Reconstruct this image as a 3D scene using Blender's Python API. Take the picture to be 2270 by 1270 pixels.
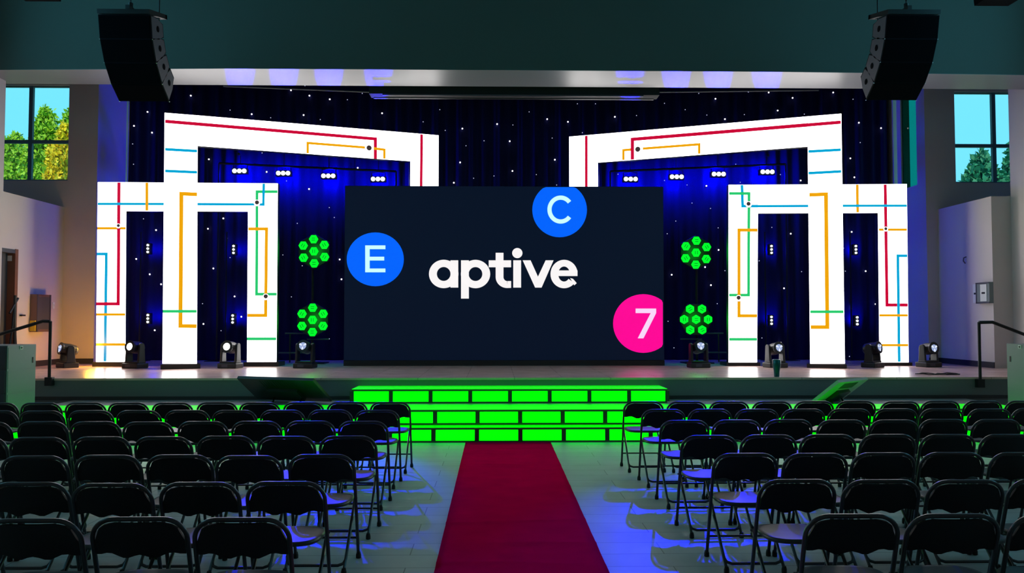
import bpy, bmesh, math, random
from mathutils import Vector, Matrix, Euler

for o in list(bpy.data.objects):
    bpy.data.objects.remove(o)
scene = bpy.context.scene
COL = scene.collection
random.seed(7)

# ------------------------------------------------------------------ camera
F = 1850.0
EYE = 1.66
cam_d = bpy.data.cameras.new('camera')
cam_d.sensor_width = 36.0
cam_d.lens = F / 2270.0 * 36.0
cam_d.clip_end = 300
cam = bpy.data.objects.new('camera', cam_d)
COL.objects.link(cam)
cam.location = (0, 0, EYE)
cam.rotation_euler = (math.pi / 2 + math.atan(73.0 / F), 0, -math.atan(37.0 / F))
scene.camera = cam
RM = cam.rotation_euler.to_matrix()
CAM = Vector((0, 0, EYE))

# ------------------------------------------------------------------ world, sun, exposure
w = bpy.data.worlds.new('daylight_sky')
scene.world = w
w.use_nodes = True
bg = w.node_tree.nodes['Background']
bg.inputs[0].default_value = (0.18, 0.76, 1.0, 1)
bg.inputs[1].default_value = 3.3
sd = bpy.data.lights.new('sun', 'SUN')
sd.energy = 9.0
sd.angle = 0.01
sd.color = (1.0, 0.9, 0.62)
so = bpy.data.objects.new('sun', sd)
COL.objects.link(so)
so.rotation_euler = (math.radians(42), 0, 0)
scene.view_settings.view_transform = 'Standard'
scene.view_settings.look = 'None'
scene.view_settings.exposure = 0.0
scene.view_settings.gamma = 1.0
scene.view_settings.use_curve_mapping = False


# ------------------------------------------------------------------ helpers
def ray(x, y):
    return RM @ Vector(((x - 1135.0) / F, -(y - 635.0) / F, -1.0))


def P(x, y, d):
    """point of the hall seen at photo pixel (x, y) on the plane Y = d"""
    v = ray(x, y)
    return CAM + v * (d / v.y)


def onplane(x, y, p0, n):
    v = ray(x, y)
    return CAM + v * ((p0 - CAM).dot(n) / v.dot(n))


def onx(x, y, X):
    v = ray(x, y)
    return CAM + v * (X / v.x)


def lin(r, g, b):
    def f(c):
        c /= 255.0
        return c / 12.92 if c <= 0.04045 else ((c + 0.055) / 1.055) ** 2.4
    return (f(r), f(g), f(b), 1)


MATS = {}


def mat(name, col, rough=0.6, metal=0.0, emit=None, es=0.0, noise=0.0, nscale=8.0, bump=0.0, bscale=60.0, spec=0.5, trans=None):
    m = bpy.data.materials.new(name)
    m.use_nodes = True
    nt = m.node_tree
    b = nt.nodes['Principled BSDF']
    c = tuple(col) + ((1,) if len(col) == 3 else ())
    b.inputs['Base Color'].default_value = c
    b.inputs['Roughness'].default_value = rough
    b.inputs['Metallic'].default_value = metal
    b.inputs['Specular IOR Level'].default_value = spec
    if emit:
        b.inputs['Emission Color'].default_value = tuple(emit[:3]) + (1,)
        b.inputs['Emission Strength'].default_value = es
    if noise > 0 or bump > 0:
        tc = nt.nodes.new('ShaderNodeTexCoord')
    if noise > 0:
        n = nt.nodes.new('ShaderNodeTexNoise')
        n.inputs['Scale'].default_value = nscale
        n.inputs['Detail'].default_value = 5
        nt.links.new(tc.outputs['Object'], n.inputs['Vector'])
        r = nt.nodes.new('ShaderNodeMapRange')
        r.inputs[3].default_value = 1 - noise
        r.inputs[4].default_value = 1 + noise
        nt.links.new(n.outputs[0], r.inputs[0])
        mx = nt.nodes.new('ShaderNodeMix')
        mx.data_type = 'RGBA'
        mx.blend_type = 'MULTIPLY'
        mx.inputs[0].default_value = 1
        mx.inputs[6].default_value = c
        nt.links.new(r.outputs[0], mx.inputs[7])
        nt.links.new(mx.outputs[2], b.inputs['Base Color'])
    if bump > 0:
        n2 = nt.nodes.new('ShaderNodeTexNoise')
        n2.inputs['Scale'].default_value = bscale
        nt.links.new(tc.outputs['Object'], n2.inputs['Vector'])
        bp = nt.nodes.new('ShaderNodeBump')
        bp.inputs['Strength'].default_value = bump
        bp.inputs['Distance'].default_value = 0.01
        nt.links.new(n2.outputs[0], bp.inputs['Height'])
        nt.links.new(bp.outputs[0], b.inputs['Normal'])
    MATS[name] = m
    return m


def emat(name, col, strength):
    return mat(name, (0.01, 0.01, 0.01), 0.5, emit=col, es=strength, spec=0.2)


def plank_floor(name, c1, c2, rough, pw, pl, spec=0.5):
    """boards with thin darker joints"""
    m = mat(name, c1, rough, spec=spec)
    nt = m.node_tree
    b = nt.nodes['Principled BSDF']
    tc = nt.nodes.new('ShaderNodeTexCoord')
    mp = nt.nodes.new('ShaderNodeMapping')
    nt.links.new(tc.outputs['Object'], mp.inputs[0])
    br = nt.nodes.new('ShaderNodeTexBrick')
    br.inputs['Color1'].default_value = tuple(c1) + (1,)
    br.inputs['Color2'].default_value = tuple(c2) + (1,)
    br.inputs['Mortar'].default_value = tuple(x * 0.45 for x in c1) + (1,)
    br.inputs['Scale'].default_value = 1
    br.inputs['Mortar Size'].default_value = 0.004
    br.inputs['Brick Width'].default_value = pl
    br.inputs['Row Height'].default_value = pw
    nt.links.new(mp.outputs[0], br.inputs['Vector'])
    n = nt.nodes.new('ShaderNodeTexNoise')
    n.inputs['Scale'].default_value = 2.5
    n.inputs['Detail'].default_value = 6
    nt.links.new(mp.outputs[0], n.inputs['Vector'])
    r = nt.nodes.new('ShaderNodeMapRange')
    r.inputs[3].default_value = 0.8
    r.inputs[4].default_value = 1.2
    nt.links.new(n.outputs[0], r.inputs[0])
    mx = nt.nodes.new('ShaderNodeMix')
    mx.data_type = 'RGBA'
    mx.blend_type = 'MULTIPLY'
    mx.inputs[0].default_value = 1
    nt.links.new(br.outputs[0], mx.inputs[6])
    nt.links.new(r.outputs[0], mx.inputs[7])
    nt.links.new(mx.outputs[2], b.inputs['Base Color'])
    return m


# palette
M_wall = mat('wall_paint', (0.67, 0.575, 0.545), 0.75, noise=0.06, nscale=1.2, bump=0.05)
M_header = mat('header_paint', (0.055, 0.075, 0.066), 0.75, noise=0.06, nscale=0.8)
M_soffit = mat('soffit_satin_paint', (0.24, 0.24, 0.26), 0.36, spec=0.4)
M_floor = plank_floor('hall_floor_vinyl', (0.46, 0.47, 0.47), (0.52, 0.53, 0.52), 0.5, 0.30, 1.8)
M_stagefloor = plank_floor('stage_maple', (0.74, 0.47, 0.40), (0.80, 0.53, 0.45), 0.26, 0.09, 1.5)
M_stageface = mat('stage_face_paint', (0.16, 0.18, 0.18), 0.6, noise=0.1, nscale=1.0)
M_base = mat('dark_baseboard', (0.03, 0.028, 0.03), 0.5)
M_dark = mat('black_ceiling_paint', (0.02, 0.02, 0.022), 0.9)
M_hallceil = mat('hall_ceiling_paint', (0.25, 0.25, 0.25), 0.9)
M_black = mat('black_metal', (0.012, 0.012, 0.014), 0.45, 0.3)
M_blackp = mat('black_plastic', (0.014, 0.014, 0.016), 0.4)
M_cab = mat('speaker_paint', (0.006, 0.005, 0.010), 0.8, spec=0.15, noise=0.1, nscale=30)
M_cabside = mat('speaker_lit_side_panel', (0.07, 0.065, 0.085), 0.55)  # lighter than the cabinets: stage light put into the array sides' colour
M_grille = mat('speaker_grille', (0.003, 0.003, 0.005), 0.95, spec=0.05)
M_steel = mat('bright_steel', (0.55, 0.55, 0.58), 0.3, 1.0)
M_white = emat('led_white', (1.0, 0.965, 0.95), 5.0)
M_red = emat('led_red', lin(200, 0, 52), 1.0)
M_yel = emat('led_yellow', lin(240, 165, 0), 1.0)
M_blu = emat('led_blue', lin(0, 165, 215), 1.0)
M_grn = emat('led_green', lin(38, 200, 110), 1.0)
M_ball = emat('led_dark_icon', lin(60, 50, 50), 1.0)
M_ballw = emat('led_grey_icon', lin(175, 170, 170), 1.0)
M_screen = mat('screen_dark_navy', (0.006, 0.007, 0.009), 0.45, emit=lin(7, 18, 40), es=0.75, spec=0.2)
M_sblue = emat('screen_blue', lin(0, 100, 255), 1.0)
M_spink = emat('screen_pink', lin(255, 0, 150), 1.0)
M_swhite = emat('screen_white', lin(250, 246, 246), 1.0)
M_scyan = emat('screen_cyan_white', lin(205, 255, 255), 1.0)
M_slil = emat('screen_lilac_white', lin(250, 215, 250), 1.0)
M_green = emat('step_green_panel', (0.0, 0.9, 0.0), 3.0)
M_gtread = emat('step_green_glow_tread', (0.0, 0.8, 0.0), 1.0)  # green glow put into the treads so they look lit
M_hex = emat('hex_green', (0.0, 0.85, 0.02), 1.25)
M_hexbar = emat('hex_green_dim', (0.0, 0.25, 0.01), 1.0)
M_tread = mat('step_tread_grey', (0.42, 0.42, 0.42), 0.32)
M_tread_edge = mat('step_edge_strip', (0.05, 0.07, 0.05), 0.5)
M_post = mat('step_divider', (0.035, 0.04, 0.035), 0.5)
M_carpet = mat('red_carpet', (0.93, 0.0015, 0.075), 0.95, noise=0.14, nscale=3.5, bump=0.3, bscale=400, spec=0.0)
M_seat = mat('chair_seat_plastic', (0.036, 0.040, 0.042), 0.45, spec=0.5)
M_back = mat('chair_back_plastic', (0.011, 0.011, 0.016), 0.5, spec=0.3)
M_tube = mat('chair_tube_metal', (0.07, 0.07, 0.08), 0.32, 0.55)
M_rub = mat('chair_rubber', (0.008, 0.008, 0.008), 0.7)
M_curt = mat('star_cloth', (0.018, 0.020, 0.085), 0.95, spec=0.05)
M_star = emat('star_led', (1.0, 0.93, 1.0), 3.0)
M_stard = emat('star_led_dim', (0.65, 0.68, 1.0), 0.8)
M_lensblue = emat('wash_lens', (0.8, 0.85, 1.0), 4.0)
M_headon = emat('moving_head_lens_on', (1.0, 1.0, 0.93), 6.0)
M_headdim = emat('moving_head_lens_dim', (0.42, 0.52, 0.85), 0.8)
M_filecab = mat('filing_cabinet_paint', (0.20, 0.235, 0.235), 0.5, noise=0.05, nscale=3)
M_filedark = mat('filing_cabinet_shaded_front', (0.05, 0.055, 0.07), 0.5)  # darker than the body: backlit shade put into the front's colour
M_frame = mat('window_frame', (0.10, 0.20, 0.24), 0.5)
M_doorwood = mat('door_jamb_wood', (0.20, 0.075, 0.04), 0.5, noise=0.2, nscale=6)
M_doorleaf = mat('door_leaf_grey', (0.07, 0.07, 0.08), 0.5)
M_teal = mat('tumbler_teal', (0.0, 0.10, 0.11), 0.3, 0.5)
M_paper = mat('white_plate', (0.75, 0.75, 0.73), 0.6)
M_grass = mat('grass', (0.12, 0.22, 0.03), 0.9, noise=0.3)
M_bark = mat('bark', (0.09, 0.06, 0.04), 0.9, noise=0.3, nscale=12)
M_leafg = mat('leaf_lime', (0.30, 0.52, 0.010), 0.6, noise=0.25, nscale=1.2)
M_leafy = mat('leaf_gold', (0.85, 0.62, 0.01), 0.6, noise=0.2, nscale=1.2)
M_leafd = mat('leaf_deep_green', (0.02, 0.22, 0.10), 0.6, noise=0.3, nscale=1.2)
M_extred = mat('extinguisher_box_metal', (0.20, 0.12, 0.10), 0.4, 0.4)
M_yellowtag = mat('yellow_tag', (0.75, 0.50, 0.01), 0.5)
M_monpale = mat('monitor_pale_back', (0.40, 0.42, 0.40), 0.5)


def glass(name, tint, gl=0.06):
    m = bpy.data.materials.new(name)
    m.use_nodes = True
    nt = m.node_tree
    nt.nodes.remove(nt.nodes['Principled BSDF'])
    out = nt.nodes['Material Output']
    t = nt.nodes.new('ShaderNodeBsdfTransparent')
    t.inputs[0].default_value = tuple(tint) + (1,)
    g = nt.nodes.new('ShaderNodeBsdfGlossy')
    g.inputs['Roughness'].default_value = 0.02
    mx = nt.nodes.new('ShaderNodeMixShader')
    mx.inputs[0].default_value = gl
    nt.links.new(t.outputs[0], mx.inputs[1])
    nt.links.new(g.outputs[0], mx.inputs[2])
    nt.links.new(mx.outputs[0], out.inputs[0])
    return m


M_glass = glass('window_glass', (0.60, 0.61, 0.62))
M_clear = glass('clear_glass', (0.95, 0.97, 0.98))
M_tealglass = glass('tinted_glass', (0.05, 0.30, 0.26))


# -------- mesh builders
def abox(bm, lo, hi):
    x0, y0, z0 = lo
    x1, y1, z1 = hi
    v = [bm.verts.new(c) for c in ((x0, y0, z0), (x1, y0, z0), (x1, y1, z0), (x0, y1, z0), (x0, y0, z1), (x1, y0, z1), (x1, y1, z1), (x0, y1, z1))]
    for f in ((0, 3, 2, 1), (4, 5, 6, 7), (0, 1, 5, 4), (1, 2, 6, 5), (2, 3, 7, 6), (3, 0, 4, 7)):
        bm.faces.new([v[i] for i in f])


def prism(bm, pts, vec):
    vec = Vector(vec)
    a = [bm.verts.new(p) for p in pts]
    b = [bm.verts.new(Vector(p) + vec) for p in pts]
    n = len(pts)
    bm.faces.new(a[::-1])
    bm.faces.new(b)
    for i in range(n):
        j = (i + 1) % n
        bm.faces.new((a[i], a[j], b[j], b[i]))


def tube(bm, pts, r, n=8, caps=True):
    pts = [Vector(p) for p in pts]
    rings = []
    prev = None
    for i, p in enumerate(pts):
        if i == 0:
            t = pts[1] - p
        elif i == len(pts) - 1:
            t = p - pts[i - 1]
        else:
            t = (pts[i + 1] - p).normalized() + (p - pts[i - 1]).normalized()
        t.normalize()
        if prev is None:
            a = Vector((0, 0, 1)) if abs(t.z) < 0.9 else Vector((1, 0, 0))
            u = t.cross(a).normalized()
        else:
            u = (prev - t * prev.dot(t)).normalized()
        prev = u
        v = t.cross(u)
        rr = r[i] if isinstance(r, (list, tuple)) else r
        rings.append([bm.verts.new(p + (u * math.cos(2 * math.pi * k / n) + v * math.sin(2 * math.pi * k / n)) * rr) for k in range(n)])
    for a, b in zip(rings, rings[1:]):
        for k in range(n):
            bm.faces.new((a[k], a[(k + 1) % n], b[(k + 1) % n], b[k]))
    if caps:
        bm.faces.new(rings[0][::-1])
        bm.faces.new(rings[-1])


def lathe(bm, prof, n=16, mtx=None):
    """prof list of (r, z), closed at both ends"""
    rings = []
    for r, z in prof:
        rings.append([bm.verts.new((r * math.cos(2 * math.pi * k / n), r * math.sin(2 * math.pi * k / n), z)) for k in range(n)])
    for a, b in zip(rings, rings[1:]):
        for k in range(n):
            bm.faces.new((a[k], a[(k + 1) % n], b[(k + 1) % n], b[k]))
    bm.faces.new(rings[0][::-1])
    bm.faces.new(rings[-1])
    if mtx is not None:
        vs = [v for ring in rings for v in ring]
        bmesh.ops.transform(bm, matrix=mtx, verts=vs)


def rootloc(p):
    l = Vector((0, 0, 0))
    while p is not None:
        l += p.location
        p = p.parent
    return l


def obj(name, bm, m, parent=None, world=False, smooth=False, bevel=0.0):
    if world and parent is not None:
        bmesh.ops.translate(bm, verts=bm.verts, vec=-rootloc(parent))
    bmesh.ops.recalc_face_normals(bm, faces=bm.faces)
    me = bpy.data.meshes.new(name)
    bm.to_mesh(me)
    bm.free()
    me.materials.append(m)
    if smooth:
        for p in me.polygons:
            p.use_smooth = True
    o = bpy.data.objects.new(name, me)
    COL.objects.link(o)
    if parent is not None:
        o.parent = parent
    if bevel > 0:
        b = o.modifiers.new('bevel', 'BEVEL')
        b.width = bevel
        b.segments = 2
        b.limit_method = 'ANGLE'
    return o


def rebase(o):
    """origin to the bottom centre of a top-level mesh"""
    vs = o.data.vertices
    lo = Vector((min(v.co.x for v in vs), min(v.co.y for v in vs), min(v.co.z for v in vs)))
    hi = Vector((max(v.co.x for v in vs), max(v.co.y for v in vs), max(v.co.z for v in vs)))
    c = Vector(((lo.x + hi.x) / 2, (lo.y + hi.y) / 2, lo.z))
    o.data.transform(Matrix.Translation(-c))
    o.location = c
    return o


def tag(o, label, cat, group=None):
    o['label'] = label
    o['category'] = cat
    if group:
        o['group'] = group
    return o


def thing(name, label, cat, loc=(0, 0, 0), rotz=0, group=None):
    o = bpy.data.objects.new(name, None)
    o.empty_display_size = 0.1
    COL.objects.link(o)
    o.location = loc
    o.rotation_euler = (0, 0, rotz)
    return tag(o, label, cat, group)


def struct(name, bm, m, label=None, parent=None, bevel=0):
    o = obj(name, bm, m, parent, bevel=bevel)
    if parent is None:
        o['kind'] = 'structure'
        if label:
            o['label'] = label
        rebase(o)
    return o


def boxes(*bs):
    bm = bmesh.new()
    for lo, hi in bs:
        abox(bm, lo, hi)
    return bm


def copytree(o, parent=None):
    c = o.copy()
    COL.objects.link(c)
    c.parent = parent
    for ch in list(o.children):
        copytree(ch, c)
    return c


def lamp(name, kind, loc, energy, color, parent=None, **kw):
    d = bpy.data.lights.new(name, kind)
    d.energy = energy
    d.color = color
    for k, v in kw.items():
        setattr(d, k, v)
    o = bpy.data.objects.new(name, d)
    COL.objects.link(o)
    if parent is not None:
        o.parent = parent
        loc = Vector(loc) - rootloc(parent)
    o.location = loc
    return o


def aim(o, frm, to):
    o.rotation_euler = (Vector(to) - Vector(frm)).to_track_quat('-Z', 'Y').to_euler()


# ------------------------------------------------------------------ levels
ZS = 0.752          # stage floor
DF = 13.03          # stage front
D1, D2, D3 = 11.35, 11.60, 12.42   # risers of the three lit steps
Z1, Z2, Z3 = 0.206, 0.419, 0.633
HC = 5.856          # soffit
DH0, DH1 = 13.91, 14.90
DW = 17.30          # window walls
DCU = 18.75         # star cloth
XL, XR = -8.88, 9.30
XLI, XRI = P(217, 300, DW).x, P(2050, 300, DW).x
ZTOP = 8.6

# ------------------------------------------------------------------ structure
struct('floor', boxes(((-11.4, -5, -0.2), (12, DF + 0.3, 0.0))), M_floor, 'pale grey plank floor of the hall')
st = struct('floor_stage', boxes(((-11.2, DF + 0.015, ZS - 0.06), (11.8, 19.5, ZS))), M_stagefloor, 'pale maple stage floor with a soft shine')
sf = struct('wall_stage_front', boxes(((-11.2, DF, 0.0), (11.8, DF + 0.12, ZS - 0.012))), M_stageface, 'dark painted face of the stage')
obj('edge_strip', boxes(((-11.2, DF - 0.012, ZS - 0.03), (11.8, DF + 0.05, ZS + 0.002))), M_stagefloor, sf, world=True)
struct('trim_1', boxes(((-8.6, DF - 0.014, Z2), (9.3, DF, Z2 + 0.055))), M_base, 'black base strip along the stage face')

# header with soffit (bows very slightly away at its ends)
plan = [(-11.4, DH0 + .30), (-8.0, DH0 + .14), (-4.5, DH0), (4.8, DH0), (8.4, DH0 + .08), (12, DH0 + .22)]
bm = bmesh.new()
pts = [(x, y, HC + 0.004) for x, y in plan] + [(12, DH1, HC + 0.004), (-11.4, DH1, HC + 0.004)]
prism(bm, pts, (0, 0, ZTOP - HC))
struct('wall_header', bm, M_header, 'tall dark header above the stage opening')
bm = bmesh.new()
pts = [(x, y + 0.002, HC) for x, y in plan] + [(12, DH1, HC), (-11.4, DH1, HC)]
prism(bm, pts, (0, 0, 0.004))
struct('trim_2', bm, M_soffit, 'pale satin soffit under the header')

struct('ceiling', boxes(((-11.4, -5, ZTOP), (12, DH1, ZTOP + 0.2))), M_hallceil)
struct('ceiling_stage', boxes(((-11.4, DH1, 7.6), (12, 19.6, 7.8))), M_dark)
struct('wall_back', boxes(((-11.4, -5.2, 0), (12, -5, ZTOP))), M_wall)
# hall side walls
CW0, CW1, CZ0, CZ1 = 4.5, 13.0, 4.6, 8.2      # unseen clerestory windows, added in both hall walls to brighten the floor
for nm, xa_, xb_, yend, lab in (('left', -8.82, -8.62, 14.72, 'pale wall at the left of the hall'), ('right', 9.67, 9.87, 15.40, 'pale wall at the right of the hall')):
    struct('wall_' + nm, boxes(((xa_, -5, 0), (xb_, CW0, ZTOP)), ((xa_, CW1, 0), (xb_, yend, ZTOP)), ((xa_, CW0, 0), (xb_, CW1, CZ0)), ((xa_, CW0, CZ1), (xb_, CW1, ZTOP))), M_wall, lab)
    o_ = struct('window_%d' % (5 if nm == 'left' else 6), boxes(*([((xa_ + .07, CW0, z_ - .03), (xb_ - .07, CW1, z_ + .03)) for z_ in (CZ0 + .03, (CZ0 + CZ1) / 2, CZ1 - .03)])), M_frame, 'row of added unseen high windows in the %s hall wall' % nm)
    for k in range(6):
        y_ = CW0 + (CW1 - CW0) * k / 5
        obj('mullion', boxes(((xa_ + .06, y_ - .03, CZ0), (xb_ - .06, y_ + .03, CZ1))), M_frame, o_, world=True)
        if k < 5:
            for z_ in (CZ0, (CZ0 + CZ1) / 2):
                obj('pane', boxes(((xa_ + .09, y_ + .03, z_ + .03), (xa_ + .095, y_ + (CW1 - CW0) / 5 - .03, z_ + (CZ1 - CZ0) / 2 - .03))), M_clear, o_, world=True)
# closing walls of the wings
struct('wall_left_wing', boxes(((-11.4, 14.5, 0), (-8.82, 14.70, 7.8)), ((-11.4, 14.7, 0), (-11.2, 17.5, 7.8))), M_wall)
struct('wall_right_wing', boxes(((9.87, 14.9, 0), (12.0, 15.1, 7.8)), ((11.8, 15.1, 0), (12.0, 17.5, 7.8))), M_wall)
# low side walls on the stage
ZL = 3.97
dd0, dd1 = 14.72, 15.62
struct('wall_left_low', boxes(((XL - .2, dd1, ZS), (XL, DW, ZL)), ((XL - .2, dd0, 2.92), (XL, dd1, ZL))), M_wall, 'low pale side wall left of the stage')
struct('wall_right_low', boxes(((XR, 15.40, ZS), (XR + .37, DW, ZL))), M_wall, 'low pale side wall right of the stage')
struct('baseboard_left', boxes(((XL, dd1, ZS), (XL + .015, DW, ZS + .11)), ((XL, DW - .015, ZS), (XLI, DW, ZS + .11))), M_base)
struct('baseboard_right', boxes(((XR - .015, 15.40, ZS), (XR, DW, ZS + .11)), ((XRI, DW - .015, ZS), (XR, DW, ZS + .11))), M_base)


# window walls
def window_wall(name, x0, x1, wx0, wx1, wz0, wz1, label):
    return struct(name, boxes(((x0, DW, 0), (wx0, DW + .2, 7.8)), ((wx1, DW, 0), (x1, DW + .2, 7.8)),
                              ((wx0, DW, 0), (wx1, DW + .2, wz0)), ((wx0, DW, wz1), (wx1, DW + .2, 7.8))), M_wall, label)


wl0, wl1 = -10.45, P(152, 300, DW).x
wr0, wr1 = P(2117, 300, DW).x, 11.05
wz0l, wz0r = P(100, 400, DW).z, P(2180, 405, DW).z
wz1 = P(100, 189, DW).z
window_wall('wall_left_window', -11.4, XLI, wl0, wl1, wz0l, wz1, 'grey wall with a high window left of the stage')
window_wall('wall_right_window', XRI, 12.0, wr0, wr1, wz0r, wz1 - .03, 'grey wall with a high window right of the stage')


def window(name, x0, x1, z0, z1, xm, zm, label):
    t = 0.028
    y0, y1 = DW + 0.05, DW + 0.11
    o = struct(name, boxes(((x0, y0, z0), (x0 + t, y1, z1)), ((x1 - t, y0, z0), (x1, y1, z1)), ((x0, y0, z0), (x1, y1, z0 + t)), ((x0, y0, z1 - t), (x1, y1, z1))), M_frame, label)
    obj('mullion', boxes(((xm - .04, y0 - .01, z0), (xm + .04, y1, z1))), M_frame, o, world=True)
    obj('transom', boxes(((x0, y0 - .005, zm - .035), (x1, y1, zm + .035))), M_frame, o, world=True)
    for a, b in ((x0, xm), (xm, x1)):
        for c, d in ((z0, zm), (zm, z1)):
            obj('pane', boxes(((a + .01, DW + .085, c + .01), (b - .01, DW + .09, d - .01))), M_glass, o, world=True)
    return o


window('window_1', wl0, wl1, wz0l, wz1, P(64.5, 300, DW).x, P(64, 313, DW).z, 'four-pane window at left with yellow-green trees outside')
window('window_2', wr0, wr1, wz0r, wz1 - .03, P(2206.5, 300, DW).x, P(2207, 322, DW).z, 'four-pane window at right with open sky outside')


# return walls behind the window walls, with narrow glazing
def return_wall(name, x0, x1, slots, label):
    ds = [DW + .2]
    bs = []
    for a, b, z0, z1 in slots:
        bs.append(((x0, ds[-1], 0), (x1, a, 7.8)))
        bs.append(((x0, a, 0), (x1, b, z0)))
        bs.append(((x0, a, z1), (x1, b, 7.8)))
        ds.append(b)
    bs.append(((x0, ds[-1], 0), (x1, 19.5, 7.8)))
    return struct(name, boxes(*bs), M_wall, label)


return_wall('wall_left_return', XLI - .2, XLI, [(18.62, 18.70, 4.0, 6.9)], 'shaded return wall beside the star cloth at left')
zt0 = onx(2010, 417, XRI).z
print('INNER', XLI, XRI, P(287, 400, DCU).x, P(1969, 400, DCU).x, onx(1994, 300, XRI).y, onx(2032, 300, XRI).y, onx(1972, 300, XRI).y, onx(1983, 300, XRI).y, onx(288, 300, XLI).y)
return_wall('wall_right_return', XRI, XRI + .2, [(17.65, 18.34, zt0, 6.9), (18.52, 18.68, zt0, 6.9)], 'shaded return wall beside the star cloth at right')
w3 = struct('window_3', boxes(((XRI + .03, 17.65, zt0), (XRI + .05, 18.34, 6.9))), M_tealglass, 'narrow teal tinted pane beside the star cloth')
w4 = struct('window_4', boxes(((XRI + .05, 18.585, zt0), (XRI + .1, 18.615, 6.9))), M_frame, 'slim blue post in the bright slit at right')
struct('wall_stage_back', boxes(((-8.4, 19.3, 0), (9.1, 19.5, 7.8))), M_dark)

# door in the left low wall
dr = struct('door_1', boxes(((-9.06, dd0, ZS), (-9.01, dd1, 2.92))), M_doorleaf, 'dark door in the left wall with a brown jamb')
obj('jamb', boxes(((XL - .2, dd1 - .05, ZS), (XL + .012, dd1 + .045, 2.96))), M_doorwood, dr, world=True)
obj('head_jamb', boxes(((XL - .2, dd0, 2.88), (XL + .008, dd1, 2.95))), M_doorleaf, dr, world=True)
c0 = onx(28, 573, -8.95)
obj('door_closer', boxes(((-9.01, c0.y - .06, c0.z - .05), (-8.93, c0.y + .06, c0.z + .05))), M_paper, dr, world=True)
c0 = onx(50, 699, -8.86)
obj('handle', boxes(((-8.87, c0.y - .08, c0.z - .015), (-8.83, c0.y + .05, c0.z + .015))), M_black, dr, world=True)

# ------------------------------------------------------------------ lit steps
XS0 = P(16, 800, D1 - .02).x + .06
XS1 = P(2232, 800, D1 + .68).x - .06


def lit_step(name, label, x0, x1, d, depth, z0, z1, divs, glow_depth, zb=None):
    r = thing(name, label, 'step', ((x0 + x1) / 2, d, z0 if zb is None else zb))
    obj('body', boxes(((x0 + .01, d + .03, z0 if zb is None else zb), (x1 - .01, d + depth, z1 - .03))), M_post, r, world=True)
    obj('glowing_tread', boxes(((x0, d - .01, z1 - .03), (x1, d + min(glow_depth, depth), z1))), M_gtread, r, world=True)
    if glow_depth < depth:
        obj('tread', boxes(((x0, d + glow_depth, z1 - .03), (x1, d + depth, z1))), M_tread, r, world=True)
    obj('nosing', boxes(((x0, d - .014, z1 - .034), (x1, d - .01, z1 - .008))), M_tread_edge, r, world=True)
    obj('base_strip', boxes(((x0, d - .004, z0), (x1, d + .03, z0 + .026))), M_tread_edge, r, world=True)
    xs = [x0] + [x for x in divs if x0 + .1 < x < x1 - .1] + [x1]
    for a, b in zip(xs, xs[1:]):
        obj('light_panel', boxes(((a + .02, d, z0 + .026), (b - .02, d + .03, z1 - .032))), M_green, r, world=True)
    for x in xs:
        obj('divider', boxes(((x - .031, d - .006, z0 + .026), (x + .031, d + .03, z1 - .032))), M_post, r, world=True)
    return r


def divlist(px0, pitch, y, d):
    return [P(px0 + k * pitch, y, d).x for k in range(-14, 16)]


lit_step('lit_step', 'lowest full-width stage step with glowing green riser panels', XS0, XS1, D1, D2 - D1 - .016, 0.0, Z1, divlist(1153.5, 96.3, 958, D1), 1.0)
lit_step('lit_step', 'second stage step with green riser panels and wide grey tread', XS0, XS1, D2, DF - D2 - .016, Z1 + .002, Z2, divlist(1153, 94.2, 920, D2), .62, 0.0)
x0, x1 = P(780, 875, D3).x, P(1479, 875, D3).x
lit_step('lit_step', 'short upper stage step with eight glowing green panels', x0, x1, D3, DF - D3 - .016, Z2 + .001, Z3, [P(866.5 + 88.0 * k, 875, D3).x for k in range(8)], 1.0)

# ------------------------------------------------------------------ LED arches
NP = [0]


def plane_basis(a, b):
    u = (b - a)
    u.z = 0
    u.normalize()
    n = Vector((u.y, -u.x, 0))     # towards the hall
    if n.y > 0:
        n = -n
    return u, n


class Face:
    """an upright LED wall plane"""
    def __init__(self, a, b):
        self.a = Vector(a)
        self.u, self.n = plane_basis(Vector(a), Vector(b))

    def pt(self, x, y):
        return onplane(x, y, self.a, self.n)

    def s(self, x, y):
        return (self.pt(x, y) - self.a).dot(self.u)

    def w(self, s, z, off=0.0):
        p = self.a + self.u * s + self.n * off
        return Vector((p.x, p.y, z))


def face_poly(fc, pxs, zs=None):
    out = []
    for i, (x, y) in enumerate(pxs):
        p = fc.pt(x, y)
        out.append(p)
    return out


def led_part(name, root, fc, poly, depth=0.14, border=0.012):
    """dark cabinet with a glowing face; poly = world points on the face plane"""
    c = sum(poly, Vector()) / len(poly)
    bm = bmesh.new()
    prism(bm, poly, -fc.n * depth)
    body = obj(name, bm, M_black, root, world=True)
    bm = bmesh.new()
    prism(bm, [p + fc.n * 0.001 for p in poly], fc.n * 0.004)
    obj('display_face', bm, M_white, body, world=True)
    return body


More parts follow.
